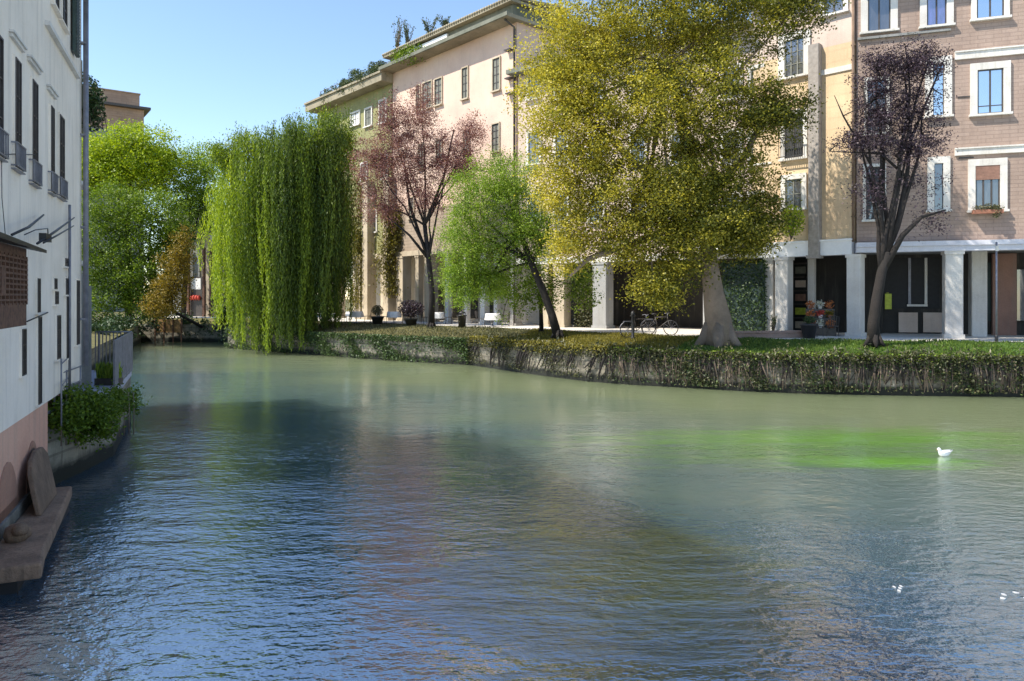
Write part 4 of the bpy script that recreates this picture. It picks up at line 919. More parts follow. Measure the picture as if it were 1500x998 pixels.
# left bank trees
Yb = 60.0
ell = [E_(150, 228, Yb, 42, 36), E_(205, 218, Yb, 55, 36), E_(245, 240, Yb, 26, 26), E_(175, 258, Yb, 60, 34), E_(135, 262, Yb, 30, 26), E_(225, 262, Yb, 32, 26)]
tree('maple_tree', 'lime yellow leafed tree, tallest of the left bank trees', [pt(190, 468, Yb+0.5), pt(188, 380, Yb), pt(186, 300, Yb)], [0.34, 0.28, 0.2], ell, 620, 60, 0.45, 0.20, 'leaf_lime', 'bark_dark', 0.42, 30)
Yb = 53.5
ell = [E_(165, 310, Yb, 55, 40), E_(225, 320, Yb, 52, 42), E_(150, 370, Yb, 50, 48), E_(215, 385, Yb, 55, 42), E_(165, 430, Yb, 45, 38), E_(215, 438, Yb, 45, 24), E_(255, 350, Yb, 30, 30)]
tree('dark_green_tree', 'dense dark green tree low over the left bank below the lime crown', [pt(228, 478, 59.3), pt(226, 430, 57), pt(222, 370, 55)], [0.32, 0.27, 0.2], ell, 800, 60, 0.40, 0.17, 'leaf_mid', 'bark_dark', 0.42, 40,
     limbs=[([pt(226, 430, 57), pt(255, 385, 56), pt(280, 350, 55.5), pt(302, 344, 55.5)], [0.26, 0.22, 0.18, 0.08])], tint_x=0.0)
Yb = 63
ell = [E_(278, 262, Yb, 32, 48), E_(305, 250, Yb, 34, 42), E_(265, 310, Yb, 32, 40), E_(300, 305, Yb, 24, 32)]
tree('slender_tree', 'mid green tree between the dark green tree and the willow', [pt(268, 470, Yb), pt(272, 400, Yb), pt(280, 320, Yb)], [0.24, 0.2, 0.14], ell, 380, 60, 0.40, 0.18, 'leaf_green', 'bark_dark', 0.45, 25)
Yb = 51.5
ell = [E_(252, 410, Yb, 20, 46), E_(238, 440, Yb, 24, 28), E_(266, 380, Yb, 12, 50)]
tree('amber_bush', 'amber leafed bush beside the grey passage wall', [(pt(252, 472, Yb).x, 56.5, 1.2), pt(252, 455, 54), pt(252, 440, Yb)], [0.12, 0.1, 0.08], ell, 190, 60, 0.3, 0.15, 'leaf_amber', 'bark_dark', 0.5, 12)
# dark waterside undergrowth along the far end
o_ = pt(220, 480, 56.5)
C = in_ells([((pt(x, y, Y) - o_)[:], (rx, 1.0, rz)) for x, y, Y, rx, rz in ((150, 478, 54, 2.0, 1.1), (190, 478, 56, 2.0, 1.0), (232, 462, 58, 1.7, 0.7), (268, 478, 58, 1.0, 1.1), (328, 462, 56.5, 0.9, 1.9), (305, 485, 57.6, 1.4, 0.8), (345, 488, 52.6, 1.0, 1.0), (140, 492, 44, 1.8, 1.2), (160, 486, 48, 1.4, 1.2), (120, 490, 42, 2.0, 1.5), (172, 487, 51, 1.3, 1.0))], 420, 0.6)
C, ti = clumps(C, 40, 0.25); u = leaf_mesh('undergrowth', C, 0.2, 0.13, M['leaf_ivy'], tint=ti*0.6); u.location = o_; tag(u, 'dark undergrowth along the far waterline', 'undergrowth', kind='stuff')
wp = thing('wooden_screen', 'low golden wooden plank screen at the far waterline', 'screen', (pt(240, 478, 56.2).x, 56.9, 0.0), R(-8))
MB().box(-1.15, 1.15, 0, 0.06, 0.75, 1.75).build('panel', M['wood_panel'], wp)
mb = MB()
for x in (-1.1, -0.35, 0.4, 1.08): mb.box(x, x+0.08, -0.06, 0, -0.3, 1.85)
mb.build('post', M['brown_wood'], wp)

# ------------------------------------------------------------------ weeping willow
def willow():
    Yw = 47.0; base = Vector((pt(425, 0, Yw).x, Yw + 1.0, 1.3)); root = thing('weeping_willow', 'weeping willow with long bright curtains of leaves trailing into the river', 'tree', tuple(base))
    top = [(318, 222), (345, 200), (385, 195), (430, 190), (470, 172), (508, 168), (520, 190)]
    mb = MB(); tpts = [Vector((0, 0, -0.2)), Vector((0.2, 0, 2.5)), Vector((-0.2, 0.2, 5)), Vector((0.1, 0.1, 8)), Vector((0.5, 0, 11))]
    mb.tube(tpts, [0.5, 0.42, 0.36, 0.28, 0.16], 10)
    L = []; Tn = []; Ln = []; tint = []
    starts = []
    for k in range(24):
        a = 6.283*k/24; r = 3.9 + random.random()*0.9
        c = Vector((math.cos(a)*r, math.sin(a)*r*0.75, 9.6 + random.random()*2.2 + 0.55*math.cos(a)))
        p = bez(tpts[3], Vector((c.x*0.4, c.y*0.4, c.z + 1.0)), c, 7); mb.tube(p, [0.13 - 0.017*i for i in range(7)], 6); starts += p[3:]
    mb.build('trunk', M['bark_dark'], root)
    def topz(px):      # crown's upper outline in photo rows
        xs = [300, 312, 328, 345, 385, 430, 470, 508, 526]; ys = [300, 250, 222, 208, 199, 190, 172, 168, 215]
        return float(np.interp(px, xs, ys))
    def botz(px):
        xs = [300, 318, 332, 340, 362, 430, 500, 522]; ys = [325, 370, 445, 512, 519, 519, 500, 480]
        return float(np.interp(px, xs, ys))
    for j in range(290):
        th = random.uniform(0, 6.283); rr = math.sqrt(random.random())
        cx = 410 + math.cos(th)*rr*98 + random.uniform(-9, 9); cyy = math.sin(th)*rr*3.4; left_ = float(np.interp(cx, [315, 350, 420, 470], [1, 0.9, 0.25, 0]))
        edge_ = 1 - abs(math.cos(th)*rr)**4
        top0 = EYE - (topz(cx) - HY)*Yw/FP - random.random()**1.3*5.5 - 0.10*abs(cyy) - (1 - edge_)*0.8
        bot0 = max(0.1, EYE - (botz(cx) - HY)*Yw/FP + random.random()**1.3*(4.5 if cx > 345 else 2.5))
        if top0 - bot0 < 2.2: bot0 = max(0.1, top0 - random.uniform(2.2, 4.0))
        if left_ > 0.8 and random.random() < 0.25: continue
        wd = random.uniform(0.28, 0.62); tj = random.uniform(0.0, 0.5) + 0.5*left_ - 0.05; ph = random.random()*6.28; amp = random.uniform(0.05, 0.2)  # sunlight painted into the tint: left tresses come out lighter
        lean = random.uniform(0.0, 0.35)
        for i in range(random.randint(9, 17)):
            ox, oy = random.gauss(0, wd*0.6), random.gauss(0, wd*0.6)
            zt = top0 + random.uniform(-0.9, 0.5); zb = bot0 + random.random()**1.5*3.2*(0.4 + abs(ox)/wd)
            if zt - zb < 0.8: zb = max(0.1, zt - 0.8)
            m = max(4, int((zt - zb)/0.10)); t = np.linspace(0, 1, m); z = zt + (zb - zt)*t
            tap = 1 - 0.6*t**1.5
            xx = (cx - CX)/FP*Yw + ox*tap + amp*np.sin(z*0.6 + ph) + lean*math.cos(th)*(1-(1-t)**3) + 0.03*np.sin(z*2.3 + i)
            yv = Yw + cyy + oy*tap + lean*math.sin(th)*(1-(1-t)**3)
            P = np.stack([xx - base.x, yv - base.y, z - base.z], 1) + rng.normal(size=(m, 3))*[0.045, 0.045, 0.03]
            L.append(P); tint.append(np.full(m, tj + random.uniform(-0.1, 0.1)) + rng.normal(size=m)*0.1)
    P = np.concatenate(L); ti = np.concatenate(tint); k = len(P)
    T = rng.normal(size=(k, 3))*0.3 + np.array([0, 0, -1]); N = rng.normal(size=(k, 3)); N[:, 2] *= 0.3
    leaf_mesh('strands', P, 0.21, 0.06, M['leaf_willow'], root, N=N, T=T, tint=ti)
    # leafy top with upright wisps
    ce = in_ells([((pt(x, y, Yw) - base)[:], (rx*Yw/FP, 2.2, ry*Yw/FP)) for x, y, rx, ry in ((335, 232, 28, 22), (375, 215, 40, 20), (430, 212, 44, 24), (480, 196, 40, 28), (505, 225, 20, 36), (440, 250, 50, 30))], 700, 0.6)
    C, tt = clumps(ce, 34, 0.28, 0.9); k = len(C)
    wz = []; 
    for i in range(70):
        px = random.uniform(320, 520); z0 = EYE - (topz(px)+6 - HY)*Yw/FP; h = random.uniform(0.4, 1.5); m = int(h/0.06)
        tt_ = np.linspace(0, 1, m); wz.append(np.stack([(px-CX)/FP*Yw - base.x + 0.15*tt_*random.uniform(-1, 1), np.full(m, random.uniform(-1.5, .5)), z0 - base.z + h*tt_], 1) + rng.normal(size=(m, 3))*0.03)
    Wp = np.concatenate(wz); C = np.concatenate([C, Wp]); tt = np.concatenate([tt, np.full(len(Wp), 0.4)]); k = len(C)
    T = rng.normal(size=(k, 3))*0.45 + np.array([0, 0, -1])
    leaf_mesh('crown', C, 0.2, 0.065, M['leaf_willow'], root, T=T, tint=tt - 0.12)
willow()

# ================================================================== BANK PLANTING
def arc(pl, n):
    P = np.array(pl); d = np.r_[0, np.cumsum(np.linalg.norm(np.diff(P, axis=0), axis=1))]
    s = rng.uniform(0, d[-1], n); i = np.clip(np.searchsorted(d, s) - 1, 0, len(P)-2); t = (s - d[i])/(d[i+1]-d[i])
    Q = P[i]*(1-t[:, None]) + P[i+1]*t[:, None]; T = P[i+1]-P[i]; T /= np.linalg.norm(T, axis=1, keepdims=True)
    return Q, np.stack([-T[:, 1], T[:, 0]], 1)*1.0, T
def curtain(name, label, pl, n, mat, zpow, zlo, zhi, off=(0.03, 0.3), leaf=0.10, tsc=1.0, toff=0.0):
    Q, Nn, T = arc(pl, n)
    z = zhi - (zhi - zlo)*rng.uniform(0, 1, n)**zpow
    o = rng.uniform(off[0], off[1], n); C = np.stack([Q[:, 0] + Nn[:, 0]*o, Q[:, 1] + Nn[:, 1]*o, z], 1)
    patch = 0.5 + 0.5*np.sin(Q[:, 0]*2.1 + z*3 + 2*np.sin(Q[:, 0]*0.7))
    keep = rng.uniform(0, 1, n) < 0.12 + 0.88*patch**2.2; keep |= z > zhi - 0.3
    o_ = leaf_mesh(name, C[keep], leaf, leaf*0.65, M[mat], tint=rng.uniform(0, 1, keep.sum())*tsc + toff)
    return tag(o_, label, 'ivy', kind='stuff')
def iEx(x):   # index in E nearest to X
    return min(range(len(E)), key=lambda i: abs(E[i][0]-x))
right = E[:iEx(4.0)+1]; mid = E[iEx(4.0):iEx(-2.1)+1]; left = E[iEx(-2.1):iEx(-19.4)+1]
curtain('bank_creeper', 'dark leafy creeper hanging over the embankment under the green lawn', right[4:], 30000, 'leaf_bank', 1.3, 0.12, LAWN_Z + 0.12, tsc=0.68)
curtain('bank_grass_fringe', 'green fringe along the top of the right embankment', right[4:], 9000, 'leaf_mid', 1.0, LAWN_Z - 0.12, LAWN_Z + 0.16, (-0.4, 0.25), 0.10)
curtain('bank_creeper', 'blackish green creeper in clumps low on the right embankment', right[4:], 15000, 'leaf_ivy', 1.0, 0.1, LAWN_Z - 0.1, (0.03, 0.22))
curtain('bank_creeper', 'golden olive creeper topping the rooted embankment', mid, 9500, 'leaf_olive', 1.3, LAWN_Z - 0.28, LAWN_Z + 0.2, (-0.9, 0.3), 0.11)
curtain('bank_creeper', 'thin dark creeper on the rooted embankment wall', mid, 4500, 'leaf_bank', 1.4, 0.15, LAWN_Z, tsc=0.7)
curtain('bank_creeper', 'dense shadowed creeper on the embankment beside the willow', left, 26000, 'leaf_ivy', 1.1, 0.05, LAWN_Z + 0.08, (0.03, 0.35), 0.12, toff=0.1)
# hanging woody stems
def stems(name, label, pl, n, slant, r, mat, zlo=0.08, bright=False):
    Q, Nn, T = arc(pl, n); mb = MB()
    for q, nn, t in zip(Q, Nn, T):
        sl_ = slant + random.gauss(0, 0.18); zb = zlo + random.random()**2*0.5; rr = r*random.uniform(0.5, 1.5)
        a = Vector((q[0], q[1], LAWN_Z + 0.06)); out = Vector((nn[0], nn[1], 0)); tt = Vector((t[0], t[1], 0))
        p = [a - out*0.05, a + out*0.12 + Vector((0, 0, -0.1)), a + out*(0.14+random.random()*0.08) - tt*sl_*0.4 + Vector((0, 0, -0.55)), a + out*0.10 - tt*sl_ + Vector((0, 0, zb - LAWN_Z))]
        mb.tube(p, [rr, rr, rr*0.8, rr*0.5], 5)
    return tag(mb.build(name, M[mat]), label, 'stems', kind='stuff')
Q_, N_, T_ = arc(right[4:] + mid[1:], 230); P_ = []; TT = []
for q, nn in zip(Q_, N_):
    k = random.randint(12, 40); h = random.uniform(0.15, 0.5); c = np.array([q[0] + nn[0]*random.uniform(-0.2, 0.15), q[1] + nn[1]*random.uniform(-0.2, 0.15), LAWN_Z + h*0.4])
    P_.append(c + rng.normal(size=(k, 3))*[0.12, 0.12, h*0.35]); TT.append(rng.normal(size=(k, 3))*0.6 + np.array([0, 0, 1]))
tag(leaf_mesh('wild_tufts', np.concatenate(P_), 0.17, 0.05, M['leaf_bank'], T=np.concatenate(TT)), 'wild tufts breaking the top edge of the embankment', 'weeds', kind='stuff')
stems('dry_stems', 'dry twiggy stems hanging down the right embankment', right[4:], 420, 0.05, 0.022, 'twig')
stems('dark_stems', 'dark stems hanging among the creeper of the right embankment', right[4:], 260, 0.0, 0.03, 'bark_dark')
stems('bank_roots', 'dark slanting roots gripping the pale embankment wall', mid, 46, -0.5, 0.05, 'bark_dark')
# grass blades
def blades(name, label, a, b, n, h, mat):
    A = np.array(a); B = np.array(b); k = len(A)-1; i = rng.integers(0, k, n); t = rng.uniform(0, 1, (n, 1)); v = rng.uniform(0, 1, (n, 1))
    P = (A[i]*(1-t) + A[i+1]*t)*(1-v) + (B[i]*(1-t) + B[i+1]*t)*v
    z = LAWN_Z + (PAVE_Z-LAWN_Z)*v[:, 0] + 0.03*np.sin(P[:, 0]*1.7 + v[:, 0]*5) + h*0.45
    T = rng.normal(size=(n, 3))*0.35 + np.array([0, 0, 1]); N = rng.normal(size=(n, 3)); N[:, 2] *= 0.2
    o_ = leaf_mesh(name, np.c_[P, z], h, h*0.28, M[mat], N=N, T=T); return tag(o_, label, 'grass', kind='stuff')
blades('grass', 'short sunlit green grass on the right lawn', E[4:iEx(6.0)+1], I[4:iEx(6.0)+1], 26000, 0.13, 'grass')
blades('ground_cover', 'golden olive ground cover under the big tree', E[iEx(6.0):iEx(-0.3)+1], I[iEx(6.0):iEx(-0.3)+1], 15000, 0.13, 'leaf_olive')
blades('worn_grass', 'dull olive grass beside the willow', E[iEx(-0.3):iEx(-19)+1], I[iEx(-0.3):iEx(-19)+1], 16000, 0.11, 'leaf_bank')

# ================================================================== SMALL THINGS
# low brick wall beside the pale trunk
w0 = Vector((9.25, 30.6)); w1 = Vector((12.4, 31.3)); d = (w1-w0)
lw = thing('low_wall', 'low pinkish brick wall right of the pale trunk', 'wall', (w0.x, w0.y, 1.4), math.atan2(d.y, d.x))
MB().box(0, d.length, 0, 0.45, 0, 0.58).build('brickwork', M['pink_paving'], lw, bevel=0.01); MB().box(-0.05, d.length+0.05, -0.05, 0.5, 0.58, 0.66).build('coping', M['pink_paving'], lw, bevel=0.015)
# bicycle
def bicycle(loc, rz, label):
    b = thing('bicycle', label, 'bicycle', loc, rz); r = 0.33
    for x in (-0.52, 0.52):
        mb = MB(); ring = [(x + r*math.cos(a), 0, r + r*math.sin(a)) for a in [2*math.pi*k/24 for k in range(25)]]; mb.tube(ring, 0.022, 6, cap=False)
        w_ = mb.build('wheel', M['black'], b)
        mb = MB()
        for k in range(12): a = 2*math.pi*k/12; mb.tube([(x, 0, r), (x + (r-.02)*math.cos(a), 0, r + (r-.02)*math.sin(a))], 0.004, 4)
        mb.tube([(x, -0.05, r), (x, 0.05, r)], 0.025, 8); mb.build('spokes', M['grey_metal'], w_)
    mb = MB(); bb = (-0.08, 0, 0.29); st_ = (-0.2, 0, 0.80); hd = (0.36, 0, 0.82); hb_ = (0.40, 0, 0.66)
    for a, c in ((bb, st_), (bb, hb_), (st_, hd), (bb, (-0.52, 0, r)), ((-0.19, 0, 0.74), (-0.52, 0, r)), (hd, hb_), (hb_, (0.52, 0, r)), (st_, (-0.23, 0, 0.92))): mb.tube([a, c], 0.018, 8)
    mb.build('frame', M['sash'], b)
    MB().tube([(-0.36, 0, 0.95), (-0.25, 0, 0.96), (-0.10, 0, 0.945)], [0.075, 0.06, 0.02], 8, squash=0.45).build('saddle', M['black'], b)
    MB().tube([(0.30, 0.28, 0.98), (0.40, 0.2, 1.0), (0.38, 0, 0.98), (0.40, -0.2, 1.0), (0.30, -0.28, 0.98)], 0.014, 6).tube([hd, (0.38, 0, 0.98)], 0.014, 6).build('handlebar', M['grey_metal'], b)
    MB().box(-0.70, -0.30, -0.07, 0.07, 0.70, 0.72).build('rack', M['grey_metal'], b)
    MB().tube([(-0.52 + 0.37*math.cos(a), 0, r + 0.37*math.sin(a)) for a in [math.pi*(0.15 + 0.8*k/10) for k in range(11)]], 0.03, 6, squash=0.3).build('mudguard', M['grey_metal'], b)
p = pt(935, 0, 33.0); bicycle((p.x, 33.0, 1.70), R(12), 'dark bicycle parked on the golden ground cover, nearer the dark post')
p = pt(966, 0, 33.9); bicycle((p.x, 33.9, 1.76), R(-25), 'dark bicycle parked behind the other, farther from the dark post')
# dark post by the bicycles
p = pt(927, 0, 32.6); po = thing('bollard_post', 'stout dark post beside the parked bicycles', 'post', (p.x, 32.6, 1.6))
MB().lathe((0, 0, 0), [(0.10, 0), (0.10, 0.1), (0.07, 0.14), (0.065, 1.05), (0.09, 1.08), (0.09, 1.18), (0.04, 1.28)]).build('shaft', M['black'], po)
MB().box(-0.16, 0.16, -0.16, 0.16, -0.05, 0.02).build('foot', M['grey_stone'], po)
# bin and planters
def bin_(x, Y, z, h, w_, label, name='litter_bin', cat='bin', plant=False):
    b = thing(name, label, cat, ((x-CX)/FP*Y, Y, z))
    MB().lathe((0, 0, 0), [(w_*0.4, 0), (w_*0.5, h*0.9), (w_*0.54, h*0.92), (w_*0.54, h), (w_*0.44, h), (w_*0.42, h*0.85)]).build('drum', M['black'], b)
    MB().lathe((0, 0, h), [(w_*0.5, 0.08), (w_*0.3, 0.18), (0.02, 0.22)]).box(-w_*0.4, -w_*0.36, -0.02, 0.02, -0.02+h, h+0.1).box(w_*0.36, w_*0.4, -0.02, 0.02, h-0.02, h+0.1).build('lid', M['black'], b)
bin_(677, 43.0, 1.73, 0.72, 0.5, 'round black litter bin on the pavement edge near the green tree')
shrub('planter', 'black trough planter with a small shrub at the lawn edge, nearest the willow', (pt(553, 0, 47.5).x, 47.5, 1.75), 0.8, 0.7, 'leaf_bank', 700, 0.1, 'planter', pot=(0.8, 0.5, 'black'))
shrub('planter', 'wide bushy dark shrub in a black pot at the pavement edge left of the bin', (pt(602, 0, 45.8).x, 45.8, 1.76), 1.7, 1.1, 'leaf_dark_purple', 2200, 0.11, 'planter', stems=9, pot=(0.8, 0.4, 'black'))
shrub('planter', 'black tub with low plant by the white corner column', (pt(1185, 0, 30.9).x, 30.9, 1.76), 0.55, 0.3, 'leaf_ivy', 400, 0.08, 'planter', pot=(0.66, 0.62, 'black'))
shrub('climbing_plant', 'thin climber at the foot of the white column by the hedge block', (pt(1132, 0, 34.6).x, 34.6, 1.77), 0.5, 1.1, 'leaf_ivy', 220, 0.09, 'plant', stems=4, wisp=True)
# sign post at right
p = pt(1452, 0, 28.9); po = thing('sign_post', 'thin dark metal post on the grass edge at the right arcade', 'post', (p.x, 28.6, 1.72))
MB().tube([(0, 0, 0), (0, 0, 3.9)], 0.035, 8).build('pole', M['grey_metal'], po); MB().tube([(0, 0, -0.02), (0, 0, 0.32)], 0.06, 8).build('sleeve', M['black'], po)
MB().box(-0.06, 0.06, -0.045, -0.035, 3.55, 3.75).build('plate', M['trim'], po)
# cafe tables and chairs in front of the pale arcade
def cafe_table(loc, label):
    t = thing('cafe_table', label, 'table', loc, group='white clothed tables by the pale arcade')
    MB().lathe((0, 0, 0), [(0.25, 0), (0.24, 0.03), (0.03, 0.05), (0.03, 0.70)]).build('leg', M['grey_metal'], t)
    n = 20; mb = MB(); vs = []
    for r, z, f in ((0.02, 0.755, 0), (0.42, 0.755, 0), (0.44, 0.74, 0), (0.46, 0.55, 0.03), (0.48, 0.38, 0.05)):
        vs += [((r + f*math.sin(k*5*2*math.pi/n))*math.cos(2*math.pi*k/n), (r + f*math.sin(k*5*2*math.pi/n))*math.sin(2*math.pi*k/n), z) for k in range(n)]
    mb.add(vs, [(i*n+k, i*n+(k+1) % n, (i+1)*n+(k+1) % n, (i+1)*n+k) for i in range(4) for k in range(n)], True); mb.add([(0,0,.756)]+[(0.42*math.cos(2*math.pi*k/n), 0.42*math.sin(2*math.pi*k/n), .756) for k in range(n)], [(0, 1+k, 1+(k+1) % n) for k in range(n)])
    mb.build('cloth', M['white_cloth'], t); return t
def cafe_chair(loc, rz, label):
    t = thing('cafe_chair', label, 'chair', loc, rz, 'dark chairs by the pale arcade')
    MB().bev(-0.21, 0.21, -0.2, 0.2, 0.43, 0.46, 0.04).build('seat', M['sash'], t)
    mb = MB(); mb.tube([(-0.2, 0.19, 0.45), (-0.2, 0.25, 0.85), (0, 0.27, 0.9), (0.2, 0.25, 0.85), (0.2, 0.19, 0.45)], 0.015, 6)
    for x in (-0.1, 0, 0.1): mb.box(x-0.02, x+0.02, 0.22, 0.235, 0.46, 0.87)
    mb.build('backrest', M['sash'], t)
    for x in (-0.18, 0.18):
        for y in (-0.17, 0.17): MB().tube([(x, y, 0.44), (x*1.12, y*1.15, 0)], 0.014, 6).build('leg', M['sash'], t)
ct = [(522, 49.4, 'white clothed table nearest the willow'), (577, 48.6, 'white clothed table left of the wide bushy planter'), (640, 46.6, 'white clothed table right of the wide bushy planter'), (722, 43.2, 'white clothed table right of the litter bin')]
for x, Y, lb in ct:
    X = (x-CX)/FP*Y; cafe_table((X, Y, ZP), lb)
    cafe_chair((X - 0.75, Y + 0.1, ZP), R(75), 'dark chair on the left side of the ' + lb.replace('white clothed ', ''))
    cafe_chair((X + 0.75, Y, ZP), R(-80), 'dark chair on the right side of the ' + lb.replace('white clothed ', ''))
# flower stand in the corner arcade
p = pt(1210, 0, 32.6); fs = thing('flower_stand', 'stepped stand of orange and white flowers in the white corner arcade', 'stand', (p.x, 33.2, ZP), R(-20))
mb = MB(); 
for k in range(3): mb.box(-0.6, 0.6, 0.3*k-0.45, 0.3*k-0.12, 0.0 if k == 0 else 0.02, 0.35+0.42*k)
mb.build('steps', M['sash'], fs)
for k in range(3):
    for j, (mt, x) in enumerate((('orange', -0.4), ('petal', 0.0), ('leaf_amber', 0.38))):
        n = 90; C = in_ells([((x, 0.3*k-0.28, 0.35+0.42*k+0.2), (0.22, 0.15, 0.2))], n, 0.5)
        leaf_mesh('bouquet', C, 0.1, 0.08, M[mt if (k+j) % 2 else ('orange' if j != 1 else 'red')], fs)
        MB().lathe((x, 0.3*k-0.28, 0.35+0.42*k), [(0.07, 0), (0.1, 0.15), (0.09, 0.15)], 8).build('vase', M['white_paint' if j == 1 else 'terracotta'], fs)
p = pt(1197, 0, 32.0); ch = cafe_chair((p.x, 32.1, ZP), R(30), 'dark chair beside the flower stand in the corner arcade')
p = pt(1232, 0, 32.0); ch = cafe_chair((p.x-0.2, 32.4, ZP), R(-40), 'dark chair between the flower stand and the right white column')
# awning with shrub on top
s_, z_ = B3.hit(1128, 352); 
aw = thing('awning', 'white sloping awning over the arcade right of the golden crown', 'awning', (*B3.world(B3.L-1.3, -0.15), 0), B3.rz)
MB().add([(-1.0, -1.3, 5.75), (1.5, -1.3, 5.75), (1.5, 0, 6.5), (-1.0, 0, 6.5), (-1.0, -1.3, 5.79), (1.5, -1.3, 5.79), (1.5, 0, 6.54), (-1.0, 0, 6.54)], [(3,2,1,0),(4,5,6,7),(0,1,5,4),(1,2,6,5),(2,3,7,6),(3,0,4,7)]).build('canvas', M['white_cloth'], aw)
mb = MB()
for x in (-0.9, 1.4): mb.tube([(x, 0, 5.6), (x, -1.25, 5.72)], 0.02, 6)
mb.build('arm', M['grey_metal'], aw)
p = pt(1160, 330, 33.5); shrub('window_shrub', 'yellow green shrub on the ledge above the corner arcade', (p.x, 33.6, 6.12), 1.25, 1.5, 'leaf_lime', 1500, 0.12)
# flowers on the sill of the brick building
s_, z_ = B1.hit(1446, 309, 0.25)
fb = thing('window_box', 'flower box with pale and green plants under the brown blind window', 'window box', (*B1.world(s_, -0.3), z_), B1.rz)
MB().box(-0.55, 0.55, -0.1, 0.1, -0.12, 0.04).build('box', M['terracotta'], fb)
leaf_mesh('foliage', in_ells([((0, 0, 0.1), (0.6, 0.15, 0.2)), ((0.3, -0.05, -0.05), (0.2, 0.15, 0.3))], 700, 0.5), 0.08, 0.05, M['leaf_bank'], fb, tint=rng.uniform(0.3, 1, 700))
# roof plants
rp = [(B5, 503, 121, 0.7, 1.0, 'leaf_ivy', False, 'small dark potted shrub, leftmost on the green building roof'), (B5, 521, 113, 1.3, 1.3, 'leaf_ivy', False, 'rounded dark shrub on the green building roof'),
      (B5, 545, 103, 0.9, 1.3, 'leaf_roof', False, 'upright shrub on the green building roof beside the rose building'), (B5, 557, 98, 0.9, 1.1, 'leaf_roof', False, 'low grey green shrub on the roof edge next to the wispy plant'),
      (B4, 580, 88, 1.6, 2.6, 'leaf_roof', True, 'tall wispy plant at the left end of the rose building roof'), (B4, 596, 80, 1.2, 1.8, 'leaf_roof', True, 'wispy plant beside the tall one on the rose building roof'),
      (B4, 628, 62, 1.3, 1.5, 'leaf_roof', True, 'thin wispy plant midway along the rose building roof'), (B4, 650, 50, 1.2, 1.0, 'leaf_roof', True, 'reddish thin plant on the rose building roof above the white parapet'),
      (B4, 742, 16, 1.6, 1.3, 'leaf_roof', False, 'shrub at the right end of the rose building roof beside the golden crown')]
for F, x, y, w_, h, mt, wi, lb in rp:
    off = 0.35 if F is B5 else 0.55
    s_, z_ = F.hit(x, y, off); zr = (ZE5 + 0.7) if F is B5 else (ZE4 + 1.16 if x > 575 else ZE4)
    shrub('roof_plant', lb, (*F.world(s_, -off + 0.1), zr + 0.05), w_, h, mt, 900 if not wi else 420, 0.13, 'plant', stems=9 if wi else 5, wisp=wi)
for F, x0, x1, yy, n, mt, lb in ((B5, 470, 560, 0, 3600, 'leaf_roof', 'trailing grey green plants along the green building roof edge'), (B4, 578, 612, 0, 2400, 'leaf_mid', 'green creeper over the left corner of the rose building roof')):
    s0_, _ = F.hit(x0, HY, 0.9); s1_, _ = F.hit(x1, HY, 0.9); zr = ZE5 + 0.7 if F is B5 else ZE4 + 0.25
    v = thing('roof_creeper', lb, 'creeper', (*F.world(s0_, -0.8), zr), F.rz)
    k = 90; cc = np.c_[rng.uniform(0, s1_-s0_, k), rng.uniform(-0.25, 0.5, k), rng.normal(size=k)*0.25 + 0.15]
    C, tt = clumps(cc, n//k, 0.16, 0.9); leaf_mesh('foliage', C, 0.14, 0.09, M[mt], v, tint=tt)
    mb = MB(); mb.tube([((s1_-s0_)*q/8, 0.1, 0.05 + 0.06*(q % 2)) for q in range(9)], 0.02, 5); mb.build('stem', M['twig'], v)
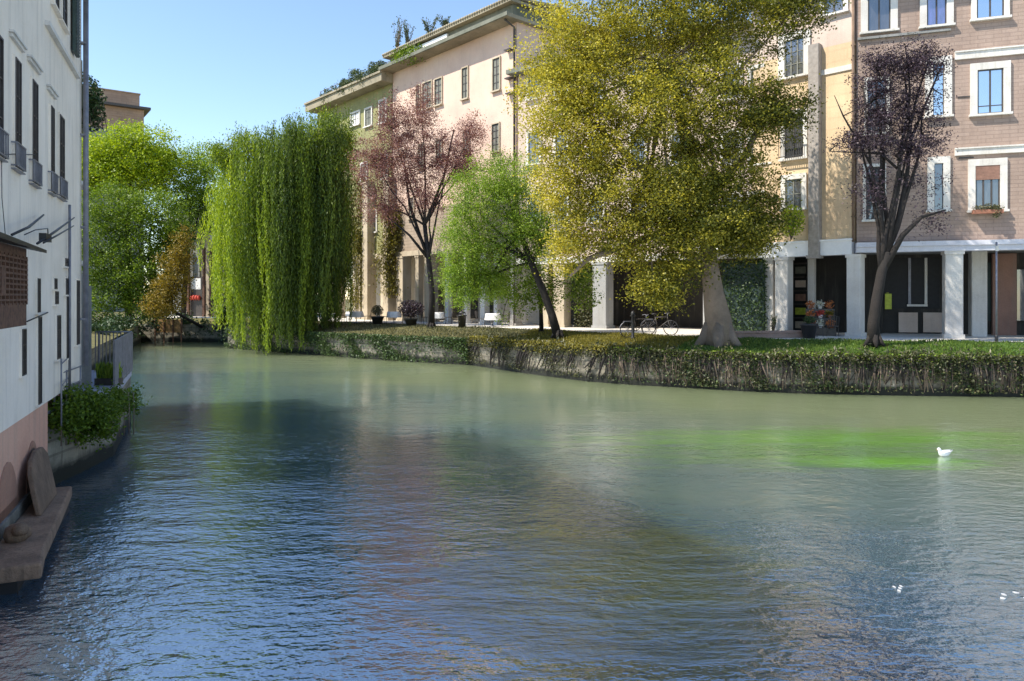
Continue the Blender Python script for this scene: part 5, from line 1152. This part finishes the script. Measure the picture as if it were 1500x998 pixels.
# ivy on the pale columns left
for x, z0, z1, n, wd, lb in ((573, 3.4, 10.0, 4200, 1.1, 'golden olive vine on the arcade pillar between willow and plum tree'), (531, 2.6, 12.5, 5200, 1.0, 'golden olive vine on the pillar half hidden by the willow'), (516, 2.2, 9.0, 1500, 0.6, 'golden olive vine at the willow right edge')):
    s_, _ = B5.hit(x, HY, 0.5); loc = (*B5.world(s_, -0.6), z0)
    v = thing('hanging_vine', lb, 'vine', loc)
    C = np.c_[rng.normal(size=n)*wd*0.45, rng.normal(size=n)*0.2, (z1-z0)*rng.uniform(0, 1, n)**0.8]
    C[:, 0] += 0.25*np.sin(C[:, 2]*1.3 + x); leaf_mesh('foliage', C, 0.2, 0.09, M['leaf_olive'], v, T=rng.normal(size=(n, 3))*0.4 + np.array([0, 0, -1]))
    mb = MB()
    for k in range(4): mb.tube([(0.2*k-0.3, 0, z1-z0), (0.15*k-0.2, 0.05, (z1-z0)/2), (0.2*k-0.25, 0, 0.1)], 0.02, 5)
    mb.build('stem', M['twig'], v)
# small white bird on the river
def bird(loc, rz):
    b = thing('white_bird', 'small white bird floating beside the bright green water weed', 'bird', loc, rz)
    MB().tube([(-0.20, 0, 0.10), (-0.15, 0, 0.085), (-0.07, 0, 0.06), (0.02, 0, 0.055), (0.09, 0, 0.07), (0.125, 0, 0.105), (0.14, 0, 0.145), (0.165, 0, 0.165), (0.19, 0, 0.16), (0.20, 0, 0.155)],
              [0.008, 0.035, 0.065, 0.075, 0.065, 0.042, 0.034, 0.034, 0.022, 0.008], 12).build('body', M['white_paint'], b)
    for s in (-1, 1): MB().tube([(-0.23, s*0.02, 0.125), (-0.1, s*0.062, 0.10), (0.05, s*0.06, 0.09)], [0.006, 0.035, 0.015], 8, squash=0.4).build('wing', M['feather'], b)
    MB().tube([(0.195, 0, 0.155), (0.235, 0, 0.145)], [0.010, 0.003], 6, squash=0.6).build('beak', M['beak'], b)
bx_ = wl(1383, 668); bird((bx_[0], bx_[1], 0.0), R(200))
# flecks of foam
def foam(name, label, px, py, w_, seed):
    r = random.Random(seed); x, y = wl(px, py); mb = MB()
    for k in range(4):
        a = r.uniform(-0.5, 0.5); cx = x + r.uniform(-w_, w_); cy = y + r.uniform(-0.12, 0.12); n = 9
        pts_ = [(cx + math.cos(q*2*math.pi/n)*w_*r.uniform(0.06, 0.2), cy + math.sin(q*2*math.pi/n)*0.03*r.uniform(0.4, 1.2)) for q in range(n)]
        mb.prism(pts_, 0.004, 0.012)
    tag(mb.build(name, M['feather']), label, 'foam', kind='stuff')
foam('foam', 'white foam flecks on the open water at lower right', 1315, 861, 0.10, 3)
foam('foam', 'thin foam streak at the right water edge', 1480, 873, 0.22, 5)
